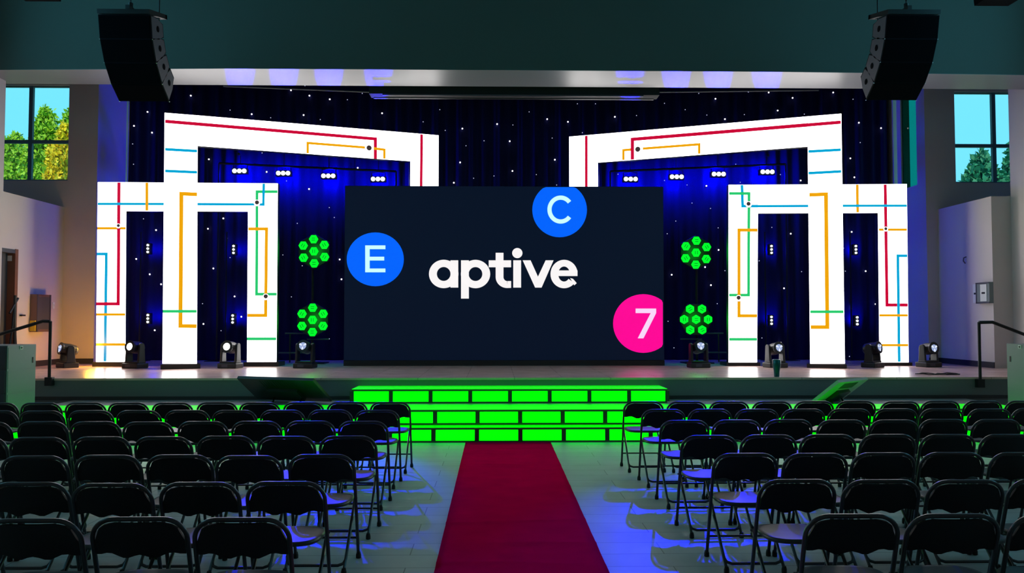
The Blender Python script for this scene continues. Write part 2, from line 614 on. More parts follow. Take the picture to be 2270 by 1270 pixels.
def stripe(body, fc, pts, m, wpx, name):
    NP[0] += 1
    off = 0.006 + 0.0004 * (NP[0] % 12)
    q = [fc.pt(x, y) for x, y in pts]
    st2 = [((p - fc.a).dot(fc.u), p.z) for p in q]
    hw = wpx * 0.7 * q[0].y / F
    bm = bmesh.new()
    for (s0, z0), (s1, z1) in zip(st2, st2[1:]):
        d = Vector((s1 - s0, z1 - z0))
        d.normalize()
        e = Vector((-d.y, d.x))
        ext0 = hw if (s0, z0) != st2[0] else 0
        ext1 = hw if (s1, z1) != st2[-1] else 0
        A = Vector((s0, z0)) - d * ext0
        B = Vector((s1, z1)) + d * ext1
        c = [A + e * hw, B + e * hw, B - e * hw, A - e * hw]
        prism(bm, [fc.w(v.x, v.y, 0.005) for v in c], fc.n * (off - 0.005))
    return obj(name, bm, m, body, world=True)


def icon(body, fc, x, y, rpx, style):
    p = fc.pt(x, y)
    R = rpx * p.y / F

    def disc(r, m, off, dz=0):
        bm = bmesh.new()
        pts = []
        for k in range(20):
            a = 2 * math.pi * k / 20
            pts.append(p + fc.u * (math.cos(a) * r) + Vector((0, 0, math.sin(a) * r + dz)) + fc.n * off)
        prism(bm, pts, fc.n * 0.0006)
        obj('round_icon', bm, m, body, world=True)
    if style == 0:
        disc(R, M_ball, 0.0115)
    else:
        disc(R * 1.25, M_ballw, 0.0112)
        disc(R * 1.12, M_white, 0.0119)
        disc(R * 0.8, M_ball, 0.0126, R * 0.2)


DP0, DP1 = 15.40, 17.30


def arch(label, left):
    if left:
        a, b = P(365, 700, DP0), P(972, 700, DP1)
    else:
        a, b = P(1866, 700, DP0), P(1262, 700, DP1)
    fc = Face(a, b)
    root = thing('led_arch', label, 'LED arch', (a.x, a.y, ZS))
    if left:
        post = [(360, 806), (436.5, 806), (438, 323.5), (437, 255.8), (365, 250)]
        beam = [(438, 323.5), (910, 357.5), (910, 294.8), (437, 255.8)]
        inner = [(910, 500), (972, 500), (972, 300), (910, 294.8)]
    else:
        post = [(1873, 806), (1796, 806), (1790.5, 325), (1791.5, 258), (1865, 252)]
        beam = [(1790.5, 325), (1325, 360.5), (1325, 297.7), (1791.5, 258)]
        inner = [(1325, 500), (1262, 500), (1262, 303), (1325, 297.7)]
    zb = P(*post[0], DP0).z
    pp = face_poly(fc, post)
    bp = led_part('post', root, fc, pp)
    bb = led_part('beam', root, fc, face_poly(fc, beam))
    ip = face_poly(fc, inner)
    ip[0].z = ZS + .05
    ip[1].z = ZS + .05
    bi = led_part('inner_post', root, fc, ip)
    # base plinth under the post and the foot of the inner post
    u, n = fc.u, fc.n
    p0, p1 = pp[0].copy(), pp[1].copy()
    bm = bmesh.new()
    q = [p0 - u * .03 + n * .05, p1 + u * .06 + n * .05, p1 + u * .06 - n * .5, p0 - u * .03 - n * .5]
    prism(bm, [Vector((v.x, v.y, ZS)) for v in q], (0, 0, min(p0.z, p1.z) - ZS - .002))
    obj('base', bm, M_blackp, root, world=True)
    p0, p1 = ip[0], ip[1]
    bm = bmesh.new()
    q = [p0 + n * .02, p1 + n * .02, p1 - n * .5, p0 - n * .5]
    prism(bm, [Vector((v.x, v.y, ZS)) for v in q], (0, 0, .05))
    obj('base', bm, M_blackp, root, world=True)
    if left:
        S = stripe
        S(bb, fc, [(437.7, 275), (832, 308), (832, 352)], M_red, 5.5, 'red_stripe')
        S(bp, fc, [(366, 269), (437.7, 275)], M_red, 5.5, 'red_stripe')
        S(bb, fc, [(682, 340), (682, 317), (809, 327)], M_yel, 4, 'yellow_stripe')
        S(bb, fc, [(828, 329), (852, 332), (852, 352)], M_yel, 4, 'yellow_stripe')
        icon(bb, fc, 818, 328, 6, 0)
        S(bi, fc, [(934.5, 298), (933, 460)], M_red, 4.5, 'red_stripe')
        S(bp, fc, [(366, 331), (437, 335)], M_blu, 4.5, 'blue_stripe')
        S(bp, fc, [(366, 379), (437, 382)], M_blu, 4.5, 'blue_stripe')
        S(bp, fc, [(437, 431), (402, 429.5), (400, 722.5), (436, 723)], M_yel, 6, 'yellow_stripe')
        S(bp, fc, [(361, 690), (436, 690)], M_grn, 4.5, 'green_stripe')
    else:
        S = stripe
        S(bi, fc, [(1300, 301), (1300, 460)], M_red, 4.5, 'red_stripe')
        S(bb, fc, [(1402, 354), (1402, 309), (1791.2, 277)], M_red, 5.5, 'red_stripe')
        S(bp, fc, [(1791.2, 277), (1864, 271)], M_red, 5.5, 'red_stripe')
        S(bb, fc, [(1382, 355), (1382, 333), (1405, 331)], M_yel, 4, 'yellow_stripe')
        S(bb, fc, [(1425, 329.5), (1550, 320), (1550, 341)], M_yel, 4, 'yellow_stripe')
        icon(bb, fc, 1414, 331, 6, 0)
        S(bp, fc, [(1792, 336), (1864, 332)], M_blu, 4.5, 'blue_stripe')
        S(bp, fc, [(1792, 384), (1865, 380)], M_blu, 4.5, 'blue_stripe')
        S(bp, fc, [(1794, 432), (1831, 430.5), (1834, 725), (1797, 725)], M_yel, 6, 'yellow_stripe')
        S(bp, fc, [(1796, 691), (1870, 691)], M_grn, 4.5, 'green_stripe')
    return root


arch('tall angled white LED arch on the left side of the stage', True)
arch('tall angled white LED arch on the right side of the stage', False)

DWG = 16.30


def wing(label, left):
    if left:
        a, b = P(213, 700, DWG), P(616, 700, DWG)
        outer = [(213, 802), (278, 802), (280, 468), (280, 404), (217, 404)]
        beam = [(280, 468), (550, 469), (550, 406.2), (280, 404)]
        inner = [(547.5, 802), (613, 802), (616, 406.5), (550, 406.2), (550, 469)]
    else:
        a, b = P(1615, 700, DWG), P(2013, 700, DWG)
        outer = [(2014, 803), (1949.5, 803), (1946, 472), (1946, 408.3), (2010, 408)]
        beam = [(1680, 473), (1946, 472), (1946, 408.3), (1680, 409.5)]
        inner = [(1615, 803), (1678, 803), (1680, 473), (1680, 409.5), (1615, 409.6)]
    fc = Face(a, b)
    root = thing('led_portal', label, 'LED portal', ((a.x + b.x) / 2, a.y, ZS))
    parts = []
    for nm, poly in (('outer_post', outer), ('beam', beam), ('inner_post', inner)):
        w_ = face_poly(fc, poly)
        parts.append(led_part(nm, root, fc, w_))
        if nm != 'beam':
            xs = [w_[0].x, w_[1].x]
            zb = min(w_[0].z, w_[1].z)
            obj('base', boxes(((min(xs) - .05, DWG - .05, ZS), (max(xs) + .05, DWG + .45, zb - .002))), M_blackp, root, world=True)
    o, b_, i = parts
    S = stripe
    if left:
        S(o, fc, [(264, 404.5), (262.5, 673.5), (213.5, 673.5)], M_red, 5, 'red_stripe')
        S(o, fc, [(217, 452), (280, 452)], M_blu, 4, 'blue_stripe')
        S(b_, fc, [(280, 452), (550, 453)], M_blu, 4, 'blue_stripe')
        S(i, fc, [(550, 453), (584, 453.5), (585, 407)], M_blu, 4, 'blue_stripe')
        S(b_, fc, [(326, 404.8), (326, 467)], M_yel, 4.5, 'yellow_stripe')
        S(o, fc, [(216, 506), (279, 506)], M_yel, 4, 'yellow_stripe')
        S(o, fc, [(215, 563), (236, 563), (233, 801)], M_blu, 4.5, 'blue_stripe')
        S(o, fc, [(214, 697), (278, 697)], M_yel, 4, 'yellow_stripe')
        S(o, fc, [(213.5, 763.5), (278, 763.5)], M_yel, 4, 'yellow_stripe')
        S(i, fc, [(615.5, 425), (570, 425), (569, 652), (613.5, 652)], M_grn, 4.5, 'green_stripe')
        S(i, fc, [(550.5, 507.5), (591, 507.5), (589, 699), (548.5, 699)], M_yel, 5, 'yellow_stripe')
        S(i, fc, [(548, 751), (612.5, 751)], M_grn, 4.5, 'green_stripe')
        icon(o, fc, 263, 501, 4.5, 1)
        icon(i, fc, 570, 450, 6, 1)
        icon(i, fc, 589.5, 658, 6, 1)
    else:
        S(i, fc, [(1644.5, 410), (1646, 457), (1680, 457)], M_blu, 4.5, 'blue_stripe')
        S(b_, fc, [(1680, 457), (1946, 456)], M_blu, 4, 'blue_stripe')
        S(o, fc, [(1946, 456), (2010, 456)], M_blu, 4, 'blue_stripe')
        S(i, fc, [(1616, 429), (1660, 429), (1659, 654), (1616, 654)], M_grn, 4.5, 'green_stripe')
        S(i, fc, [(1679, 510), (1638, 510), (1638, 700), (1678, 700)], M_yel, 5, 'yellow_stripe')
        S(i, fc, [(1616, 752), (1678, 752)], M_grn, 4.5, 'green_stripe')
        S(b_, fc, [(1900, 409), (1901, 471)], M_yel, 4.5, 'yellow_stripe')
        S(o, fc, [(1962, 409), (1966, 676), (2012, 676)], M_red, 5, 'red_stripe')
        S(o, fc, [(1948, 509), (2010, 509)], M_yel, 4, 'yellow_stripe')
        S(o, fc, [(2011, 567), (1990, 567), (1993, 802)], M_blu, 4.5, 'blue_stripe')
        S(o, fc, [(1949, 699), (2012, 699)], M_yel, 4, 'yellow_stripe')
        S(o, fc, [(1950, 765), (2013, 765)], M_yel, 4, 'yellow_stripe')
        icon(o, fc, 1963, 508, 4.5, 1)
        icon(i, fc, 1659, 453, 6, 1)
        icon(i, fc, 1637, 661, 6, 1)
    return root


wing('low white LED portal behind the left arch post', True)
wing('low white LED portal behind the right arch post', False)

# ------------------------------------------------------------------ central screen
DSC = 16.47
sa, sb = P(762, 799, DSC), P(1470, 414, DSC)
scr = thing('led_screen', 'big dark central LED screen with white lettering and coloured discs', 'screen', ((sa.x + sb.x) / 2, DSC, ZS))
obj('cabinet', boxes(((sa.x, DSC, sa.z), (sb.x, DSC + .12, sb.z))), M_black, scr, world=True)
obj('display_face', boxes(((sa.x + .004, DSC - .004, sa.z + .004), (sb.x - .004, DSC - .0005, sb.z - .004))), M_screen, scr, world=True)
obj('base', boxes(((sa.x, DSC - .03, ZS), (sb.x, DSC + .5, sa.z - .002))), M_blackp, scr, world=True)


def flat(name, polys, m, off, clip=None):
    """flat print on the screen; polys are lists of photo pixels"""
    bm = bmesh.new()
    for pl in polys:
        pts = []
        for x, y in pl:
            if clip:
                x = min(max(x, 763), 1469.3)
                y = min(max(y, 414.8), 798)
            p = P(x, y, DSC)
            pts.append(Vector((p.x, DSC - 0.004 - off, p.z)))
        prism(bm, pts, (0, -0.001, 0))
    return obj(name, bm, m, scr, world=True)


def ell(cx, cy, rx, ry, n=48):
    return [(cx + rx * math.cos(2 * math.pi * k / n), cy + ry * math.sin(2 * math.pi * k / n)) for k in range(n)]


def band(cx, cy, rxo, ryo, rxi, ryi, a0, a1, n=40):
    """quads of an elliptical ring from angle a0 to a1 (degrees, y down)"""
    out = []
    for k in range(n):
        A = math.radians(a0 + (a1 - a0) * k / n)
        B = math.radians(a0 + (a1 - a0) * (k + 1) / n)
        out.append([(cx + rxo * math.cos(A), cy + ryo * math.sin(A)), (cx + rxo * math.cos(B), cy + ryo * math.sin(B)),
                    (cx + rxi * math.cos(B), cy + ryi * math.sin(B)), (cx + rxi * math.cos(A), cy + ryi * math.sin(A))])
    return out


def cv(polys, ox, oy, sc):
    return [[(ox + u / sc, oy + v / sc) for u, v in pl] for pl in polys]


def rect(x0, y0, x1, y1):
    return [(x0, y0), (x1, y0), (x1, y1), (x0, y1)]


flat('blue_disc', [ell(832, 574.8, 63.3, 59.6)], M_sblue, 0)
flat('blue_disc', [ell(1240.5, 465.3, 60.6, 60.6)], M_sblue, 0, True)
flat('pink_disc', [ell(1426, 717, 67, 65)], M_spink, 0, True)
c6 = (740, 400, 2.987)
flat('letter', cv([rect(208, 430, 238, 608), rect(208, 430, 342, 455), rect(208, 505, 334, 530), rect(208, 583, 342, 608)], *c6), M_scyan, .002)
flat('letter', cv(band(1502, 193, 88, 93, 60, 65, 38, 322), *c6), M_scyan, .002)
flat('numeral', cv([rect(1998, 848, 2134, 878), [(2098, 878), (2134, 878), (2050, 1045), (2012, 1045)]], *c6), M_slil, .002)
ct = (940, 540, 6.486)
flat('letter', cv(band(283, 436, 212, 204, 98, 100, 0, 360, 60) + [rect(380, 240, 492, 632)], *ct), M_swhite, .002)
flat('letter', cv(band(740, 437, 211, 204, 98, 100, 0, 360, 60) + [rect(532, 240, 645, 790)], *ct), M_swhite, .002)
flat('letter', cv([rect(1030, 132, 1142, 480), rect(930, 240, 1252, 340), [(1200, 538), (1252, 538), (1252, 636), (1190, 638)]] +
                  band(1195, 480, 165, 158, 53, 58, 90, 180, 14), *ct), M_swhite, .002)
flat('letter', cv([rect(1283, 240, 1395, 632), ell(1341, 136, 74, 73, 28)], *ct), M_swhite, .002)
flat('letter', cv([[(1418, 240), (1532, 240), (1638, 475), (1638, 632), (1597, 632)], [(1862, 240), (1748, 240), (1638, 475), (1638, 632), (1690, 632)]], *ct), M_swhite, .002)
flat('letter', cv(band(2013, 437, 195, 204, 84, 108, 40, 352, 60) + [rect(1925, 385, 2206, 466)] + [[(2100, 495), (2140, 505), (2195, 568), (2160, 600)]], *ct), M_swhite, .002)

# ------------------------------------------------------------------ star cloth
bm = bmesh.new()
cx0, cx1 = max(P(287, 400, DCU).x, XLI + .01), min(P(1969, 400, DCU).x, XRI - .01)
NX = 420
ztop = 7.55
rows = []
for iz in range(3):
    z = ZS + .01 + (ztop - ZS - .01) * iz / 2
    rows.append([bm.verts.new((cx0 + (cx1 - cx0) * i / NX, DCU + .035 * math.sin(i * 0.93 + .4 * math.sin(i * .21)) + .012 * math.sin(i * .37), z)) for i in range(NX + 1)])
for a, b in zip(rows, rows[1:]):
    for i in range(NX):
        bm.faces.new((a[i], a[i + 1], b[i + 1], b[i]))
cloth = obj('star_cloth', bm, M_curt, smooth=True)
tag(cloth, 'dark navy curtain dotted with tiny white star lights behind the stage', 'curtain')
sol = cloth.modifiers.new('solid', 'SOLIDIFY')
sol.thickness = 0.01
sol.offset = 1
BIG = [(423, 212), (645, 200), (686, 212), (731, 220), (558, 253), (673, 255), (847, 251), (327, 248), (297, 279), (337, 294), (463, 353), (591, 381), (793, 372), (685, 419),
       (1586, 219), (1607, 264), (1704, 205), (1724, 245), (1757, 217), (1847, 205), (1904, 272), (1953, 284), (1885, 351), (1894, 393), (1775, 400), (1566, 412),
       (1025, 285), (1102, 275), (1213, 264), (1259, 270), (1130, 313), (1020, 360), (1230, 354), (1136, 379), (1006, 405), (1363, 259),
       (346, 510), (302, 574), (332, 608), (357, 630), (343, 732), (495, 484), (461, 507), (473, 595), (520, 657), (451, 718), (503, 528), (1753, 518), (1738, 639), (1731, 760),
       (1888, 514), (1919, 601), (1941, 674), (753, 575), (757, 619), (1563, 592), (1489, 609), (1576, 632), (1593, 554), (535, 702), (1887, 684)]
SML = [(770, 221), (600, 261), (510, 244), (710, 265), (975, 243), (938, 270), (987, 289), (886, 219), (803, 207), (581, 339), (750, 348), (635, 401), (294, 319), (296, 364),
       (1280, 230), (1411, 256), (1473, 229), (1519, 243), (1567, 255), (1650, 254), (1659, 204), (1783, 253), (1393, 219), (1549, 207), (1291, 294), (1523, 410), (1473, 400),
       (1370, 386), (1730, 387), (1631, 364), (1641, 404), (1534, 450), (1575, 462), (1891, 220), (1907, 316), (1137, 277), (1173, 248), (1073, 312), (1033, 323), (1224, 306),
       (1189, 387), (1095, 390), (1050, 395), (1234, 410), (318, 485), (285, 621), (449, 673), (510, 571), (490, 733), (1711, 504), (1777, 602), (1696, 623), (1683, 578),
       (1689, 749), (1874, 601), (627, 565), (670, 589), (646, 658), (730, 751), (741, 482), (659, 495), (1592, 505), (1607, 600), (1590, 673), (1481, 712), (1494, 771),
       (1498, 490), (1479, 518), (1883, 790), (676, 190), (1592, 189), (1252, 188), (1870, 550), (730, 460), (1440, 320), (900, 330), (1320, 230), (540, 300)]
star_me = {}


def star(x, y, big):
    k = 'b' if big else 's'
    if k not in star_me:
        b = bmesh.new()
        bmesh.ops.create_icosphere(b, subdivisions=1, radius=0.019 if big else 0.0115)
        me = bpy.data.meshes.new('star_light')
        b.to_mesh(me)
        b.free()
        me.materials.append(M_star if big else M_stard)
        star_me[k] = me
    o = bpy.data.objects.new('star_light', star_me[k])
    COL.objects.link(o)
    o.parent = cloth
    o.location = P(x, y, DCU - .065)


for x, y in BIG:
    star(x, y, True)
for x, y in SML:
    star(x, y, False)

# ------------------------------------------------------------------ wash lights
BLUE = (0.0, 0.0, 1.0)


def wash_light(label, x, y, d, vertical, glow, beam, group, spot=0, soff=False):
    p = P(x, y, d)
    r = thing('wash_light', label, 'stage light', p, 0, group)
    s = .105 if not vertical else .075
    ax = Vector((0, 0, 1)) if vertical else Vector((1, 0, 0))
    bm = bmesh.new()
    h = ax * (s * 1.62) + (Vector((.05, 0, 0)) if vertical else Vector((0, 0, .06)))
    abox(bm, (-h.x, .0, -h.z), (h.x, .12, h.z))
    obj('housing', bm, M_black, r)
    for k in (-1, 0, 1):
        bm = bmesh.new()
        lathe(bm, [(.044 if not vertical else .022, 0), (.048 if not vertical else .024, .02), (.02 if not vertical else .012, .03)], 14, Matrix.Translation(ax * (k * s)) @ Matrix.Rotation(math.pi / 2, 4, 'X'))
        obj('lens', bm, M_lensblue, r)
    bm = bmesh.new()
    if vertical:
        tube(bm, [(-.05, .05, .1), (-.075, .05, .0), (-.05, .05, -.1)], .008, 6)
    else:
        tube(bm, [(-.15, .06, .05), (-.15, .06, .15), (0, .06, .17), (.15, .06, .15), (.15, .06, .05)], .01, 6)
    obj('yoke', bm, M_black, r)
    lamp('added_halo_lamp', 'POINT', p + Vector((.03 if vertical else 0, .25 if vertical else .23, 0)), glow, BLUE, r, shadow_soft_size=.03)  # hidden lamp added behind the housing to imitate a halo on the cloth
    return r, p


GL = [(531, 379), (628, 384), (728, 390), (838, 397)]
GR = [(1398, 397), (1500, 392), (1593, 386), (1701, 381)]
DL = 18.25
FLOORSPOT = {'left': [(420, 1180), (640, 1240), (800, 1060), (850, 1200)], 'right': [(1900, 1190), (1640, 1130), (1440, 1240), (1420, 1100)]}
ordn = ['outermost', 'second', 'third', 'innermost']
for side, lst in (('left', GL), ('right', GR[::-1])):
    for i, (x, y) in enumerate(lst):
        r, p = wash_light('%s blue wash light under the %s LED arch beam' % (ordn[i], side) if i in (0, 3) else '%s blue wash light from the outer post under the %s LED arch' % (ordn[i], side),
                          x, y, DL, False, 62, 0, 'wash lights under the arches')
        # the beam towards the audience floor and an added spot for blue soffit patches
        fx, fy = FLOORSPOT[side][i]
        v = ray(fx, fy)
        tgt = CAM + v * (-EYE / v.z)
        src = p + Vector((0, -.12, 0))
        l = lamp('blue_beam', 'SPOT', src, 4000, BLUE, r, spot_size=math.radians(12), spot_blend=1.0, shadow_soft_size=.05)
        aim(l, src, tgt)
        v = ray(x, 170)
        tgt = CAM + v * ((HC - EYE) / v.z)
        src = p + Vector((0, -.06, .36 + .09 * i))
        q = src - p
        bm = bmesh.new()
        tube(bm, [Vector((0, .06, .17)), Vector((0, .06, q.z)), q + Vector((0, .03, 0))], .009, 6)
        lathe(bm, [(.028, 0), (.03, .05), (.024, .06)], 10, Matrix.Translation(q + Vector((0, .035, -.008))) @ Matrix.Rotation(math.radians(82), 4, 'X'))
        obj('added_soffit_can', bm, M_black, r)  # made-up can holding the added soffit spot
        l = lamp('added_soffit_spot', 'SPOT', src, 16000, BLUE, r, spot_size=math.radians(7), spot_blend=.6, shadow_soft_size=.03)
        aim(l, src, tgt)
# pipes carrying them
for side, lst in (('left', GL), ('right', GR)):
    a, b = P(lst[0][0] - 45, lst[0][1] - 17, DL + .06), P(lst[-1][0] + 40, lst[-1][1] - 17, DL + .06)
    root = thing('light_pipe', 'black pipe holding four blue wash lights at the %s' % side, 'pipe', (a.x, a.y, ZS))
    bm = bmesh.new()
    tube(bm, [a, b], .024, 8)
    obj('pipe', bm, M_black, root, world=True)
    for q in (a, b):
        bm = bmesh.new()
        tube(bm, [Vector((q.x, q.y, ZS)), q], .02, 8)
        obj('upright', bm, M_black, root, world=True)
        obj('foot_plate', boxes(((q.x - .2, q.y - .2, ZS), (q.x + .2, q.y + .2, ZS + .015))), M_black, root, world=True)

VL = [(328, 551, 'upper', 'outer opening of the left LED portal'), (328, 706, 'lower', 'outer opening of the left LED portal'),
      (518, 553, 'upper', 'inner opening of the left LED portal'), (516, 707, 'lower', 'inner opening of the left LED portal'),
      (1710, 553, 'upper', 'inner opening of the right LED portal'), (1710, 710, 'lower', 'inner opening of the right LED portal'),
      (1897, 553, 'upper', 'outer opening of the right LED portal'), (1900, 711, 'lower', 'outer opening of the right LED portal')]
for x, y, hh, where in VL:
    wash_light('%s upright blue light in the %s' % (hh, where), x, y, 18.36, True, 6, 0, 'upright blue lights in the portals')
for x, where in ((328, 'outer opening of the left portal'), (517, 'inner opening of the left portal'), (1710, 'inner opening of the right portal'), (1898, 'outer opening of the right portal')):
    q = P(x, 540, 18.52)
    root = thing('light_stand', 'thin black light stand in the %s' % where, 'light stand', (q.x, q.y, ZS))
    bm = bmesh.new()
    tube(bm, [(-.11 if q.x < 0 else -.18, -.1, 0), (-.11 if q.x < 0 else -.18, -.1, q.z - ZS + .25)], .018, 8)
    obj('pole', bm, M_black, root)
    obj('foot_plate', boxes(((-.27, -.2, 0), (.09, .02, .015))), M_black, root)

# ------------------------------------------------------------------ hexagon lights
HEX = [(696, 557, 30, 'upper green seven-cell hexagon light left of the screen', 2), (693, 709, 30, 'lower green seven-cell hexagon light left of the screen', 0),
       (1543, 560, 30, 'upper green seven-cell hexagon light right of the screen', -2), (1543, 708, 0, 'lower green hexagon light right of the screen, turned sideways', 0)]
DHX = 17.2
for x, y, a0, lab, tw in HEX:
    c = P(x, y, DHX)
    px = DHX / F
    r = thing('hexagon_light', lab, 'stage light', c, 0, 'green hexagon lights')
    bm = bmesh.new()
    lathe(bm, [(.36, 0), (.37, .03), (.37, .07), (.2, .12)], 6, Matrix.Rotation(-math.pi / 2, 4, 'X') @ Matrix.Rotation(math.radians(a0), 4, 'Z'))
    obj('housing', bm, M_blackp, r)
    cells = [(0, 0)] + [(26.8 * math.cos(math.radians(a0 + 60 * k + tw)), 26.8 * math.sin(math.radians(a0 + 60 * k + tw))) for k in range(6)]
    for j, (u, v) in enumerate(cells):
        C = Vector((u * px, -.002, v * px))
        bm = bmesh.new()
        rr = 10.3 * px
        ring = [(rr * .6, -.03), (rr, -.012), (rr * 1.02, 0)]
        lathe(bm, [(rr * 1.02, 0), (rr, .014), (rr * .72, .028)], 6, Matrix.Translation(C) @ Matrix.Rotation(math.pi / 2, 4, 'X') @ Matrix.Rotation(math.radians(a0 + 30), 4, 'Z'))
        cell = obj('cell', bm, M_hex, r)
        ang = math.radians(a0 + 60 * (j - 1) + 90) if j else math.radians(90 if a0 else 0)
        dv = Vector((math.cos(ang), 0, math.sin(ang)))
        nv = Vector((-dv.z, 0, dv.x))
        for s in (-1, 1):
            bm = bmesh.new()
            m0 = C + Vector((0, -.029, 0)) + nv * (s * .022)
            prism(bm, [m0 - dv * .035 - nv * .007, m0 + dv * .035 - nv * .007, m0 + dv * .035 + nv * .007, m0 - dv * .035 + nv * .007], (0, -.003, 0))
            obj('led_bar', bm, M_hexbar, cell)
    lamp('green_glow', 'POINT', c + Vector((0, -.25, 0)), 5, (0, 1, .02), r, shadow_soft_size=.15)
for x, side in ((694, 'left'), (1543, 'right')):
    q = P(x, 560, DHX + .16)
    root = thing('hexagon_light_stand', 'black pole stand holding the two hexagon lights at %s' % side, 'light stand', (q.x, q.y, ZS))
    bm = bmesh.new()
    tube(bm, [(0, 0, 0), (0, 0, q.z - ZS)], .03, 8)
    obj('pole', bm, M_black, root)
    obj('foot_plate', boxes(((-.3, -.25, 0), (.3, .25, .02))), M_black, root)
    sgn = -1 if side == 'left' else 1
    for zz, l0, l1 in ((.62, .05, .55), (.22, .0, .8), (.5, -.35, .1)):
        bm = bmesh.new()
        tube(bm, [(sgn * l0, -.03, zz), (sgn * l1, -.03, zz)], .018, 6)
        obj('cross_arm', bm, M_cabside, root)
    bm = bmesh.new()
    tube(bm, [(sgn * .45, -.03, .02), (sgn * .45, -.03, .62)], .015, 6)
    obj('brace', bm, M_black, root)


# ------------------------------------------------------------------ moving heads
def moving_head(label, x, y, d, yaw, pitch, on):
    p = P(x, y, d)
    r = thing('moving_head_light', label, 'stage light', (p.x, p.y, ZS), math.radians(yaw), 'moving head lights on the stage floor')
    H = p.z - ZS
    obj('base', boxes(((-.19, -.14, 0), (.19, .14, .095))), M_blackp, r, bevel=.015)
    yk = bmesh.new()
    abox(yk, (-.17, -.09, .095), (.17, .09, .125))
    for s in (-1, 1):
        x0, x1 = (.125, .17) if s > 0 else (-.17, -.125)
        prism(yk, [(x0, -.08, .12), (x0, .08, .12), (x0, .06, H + .05), (x0, .03, H + .08), (x0, -.03, H + .08), (x0, -.06, H + .05)], (x1 - x0, 0, 0))
    obj('yoke', yk, M_blackp, r, bevel=.008)
    mt = Matrix.Translation((0, 0, H)) @ Matrix.Rotation(math.radians(pitch), 4, 'X') @ Matrix.Rotation(math.pi / 2, 4, 'X')
    bm = bmesh.new()
    lathe(bm, [(.07, -.17), (.105, -.13), (.115, -.02), (.108, .1), (.115, .13)], 18, mt)
    hd = obj('head', bm, M_blackp, r, smooth=False)
    bm = bmesh.new()
    lathe(bm, [(.092, .13), (.095, .137), (.05, .145)], 20, mt)
    obj('lens', bm, M_headon if on else M_headdim, hd)
    bm = bmesh.new()
    lathe(bm, [(.099, .128), (.116, .128), (.116, .142), (.099, .142)], 20, mt)
    obj('lens_ring', bm, M_black, hd)
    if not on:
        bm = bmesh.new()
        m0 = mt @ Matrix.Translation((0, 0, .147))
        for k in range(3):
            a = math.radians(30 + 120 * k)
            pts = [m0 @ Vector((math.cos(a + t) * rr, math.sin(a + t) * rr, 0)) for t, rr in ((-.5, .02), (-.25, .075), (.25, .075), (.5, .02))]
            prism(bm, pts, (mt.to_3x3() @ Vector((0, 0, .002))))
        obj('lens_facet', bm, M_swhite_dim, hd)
    obj('side_vent', boxes(((-.1, -.142, .02), (.02, -.14, .07))), M_cabside, r)
    if on:
        v = (mt.to_3x3() @ Vector((0, 0, 1)))
        v = Matrix.Rotation(math.radians(yaw), 3, 'Z') @ v
        src = Vector((p.x, p.y, p.z)) + v * .2
        l = lamp('white_beam', 'SPOT', (0, 0, 0), 160, (1, .98, .9), r, spot_size=math.radians(18), spot_blend=.6, shadow_soft_size=.05)
        l.location = Matrix.Rotation(-math.radians(yaw), 3, 'Z') @ (src - Vector((p.x, p.y, ZS)))
        l.rotation_euler = (Matrix.Rotation(-math.radians(yaw), 3, 'Z') @ v).to_track_quat('-Z', 'Y').to_euler()
    return r


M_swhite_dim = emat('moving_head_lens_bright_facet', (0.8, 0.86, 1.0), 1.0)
moving_head('moving head light left of the left LED portal, lens turned left', 150, 775, 15.95, -42, -12, False)
mh = bpy.data.objects['moving_head_light']
lamp('amber_glow', 'POINT', P(150, 775, 15.95) + Vector((.1, .42, .1)), 34, (1, .5, .03), mh, shadow_soft_size=.1)
moving_head('lit white moving head light in the outer opening of the left portal', 300, 770, 15.75, -22, -8, True)
moving_head('lit white moving head light in the inner opening of the left portal', 511, 770, 15.75, -12, -8, True)
moving_head('bluish moving head light under the left hexagon lights', 677, 770, 15.75, -8, -14, False)
moving_head('bluish moving head light under the right hexagon lights', 1548, 770, 15.75, 6, -14, False)
moving_head('moving head light in the inner opening of the right portal, behind tumbler', 1718, 773, 15.75, 14, -10, False)
moving_head('moving head light partly behind the outer right portal post', 1934, 772, 15.75, 38, -10, False)
moving_head('moving head light right of the right LED portal', 2058, 773, 15.85, 18, -8, False)


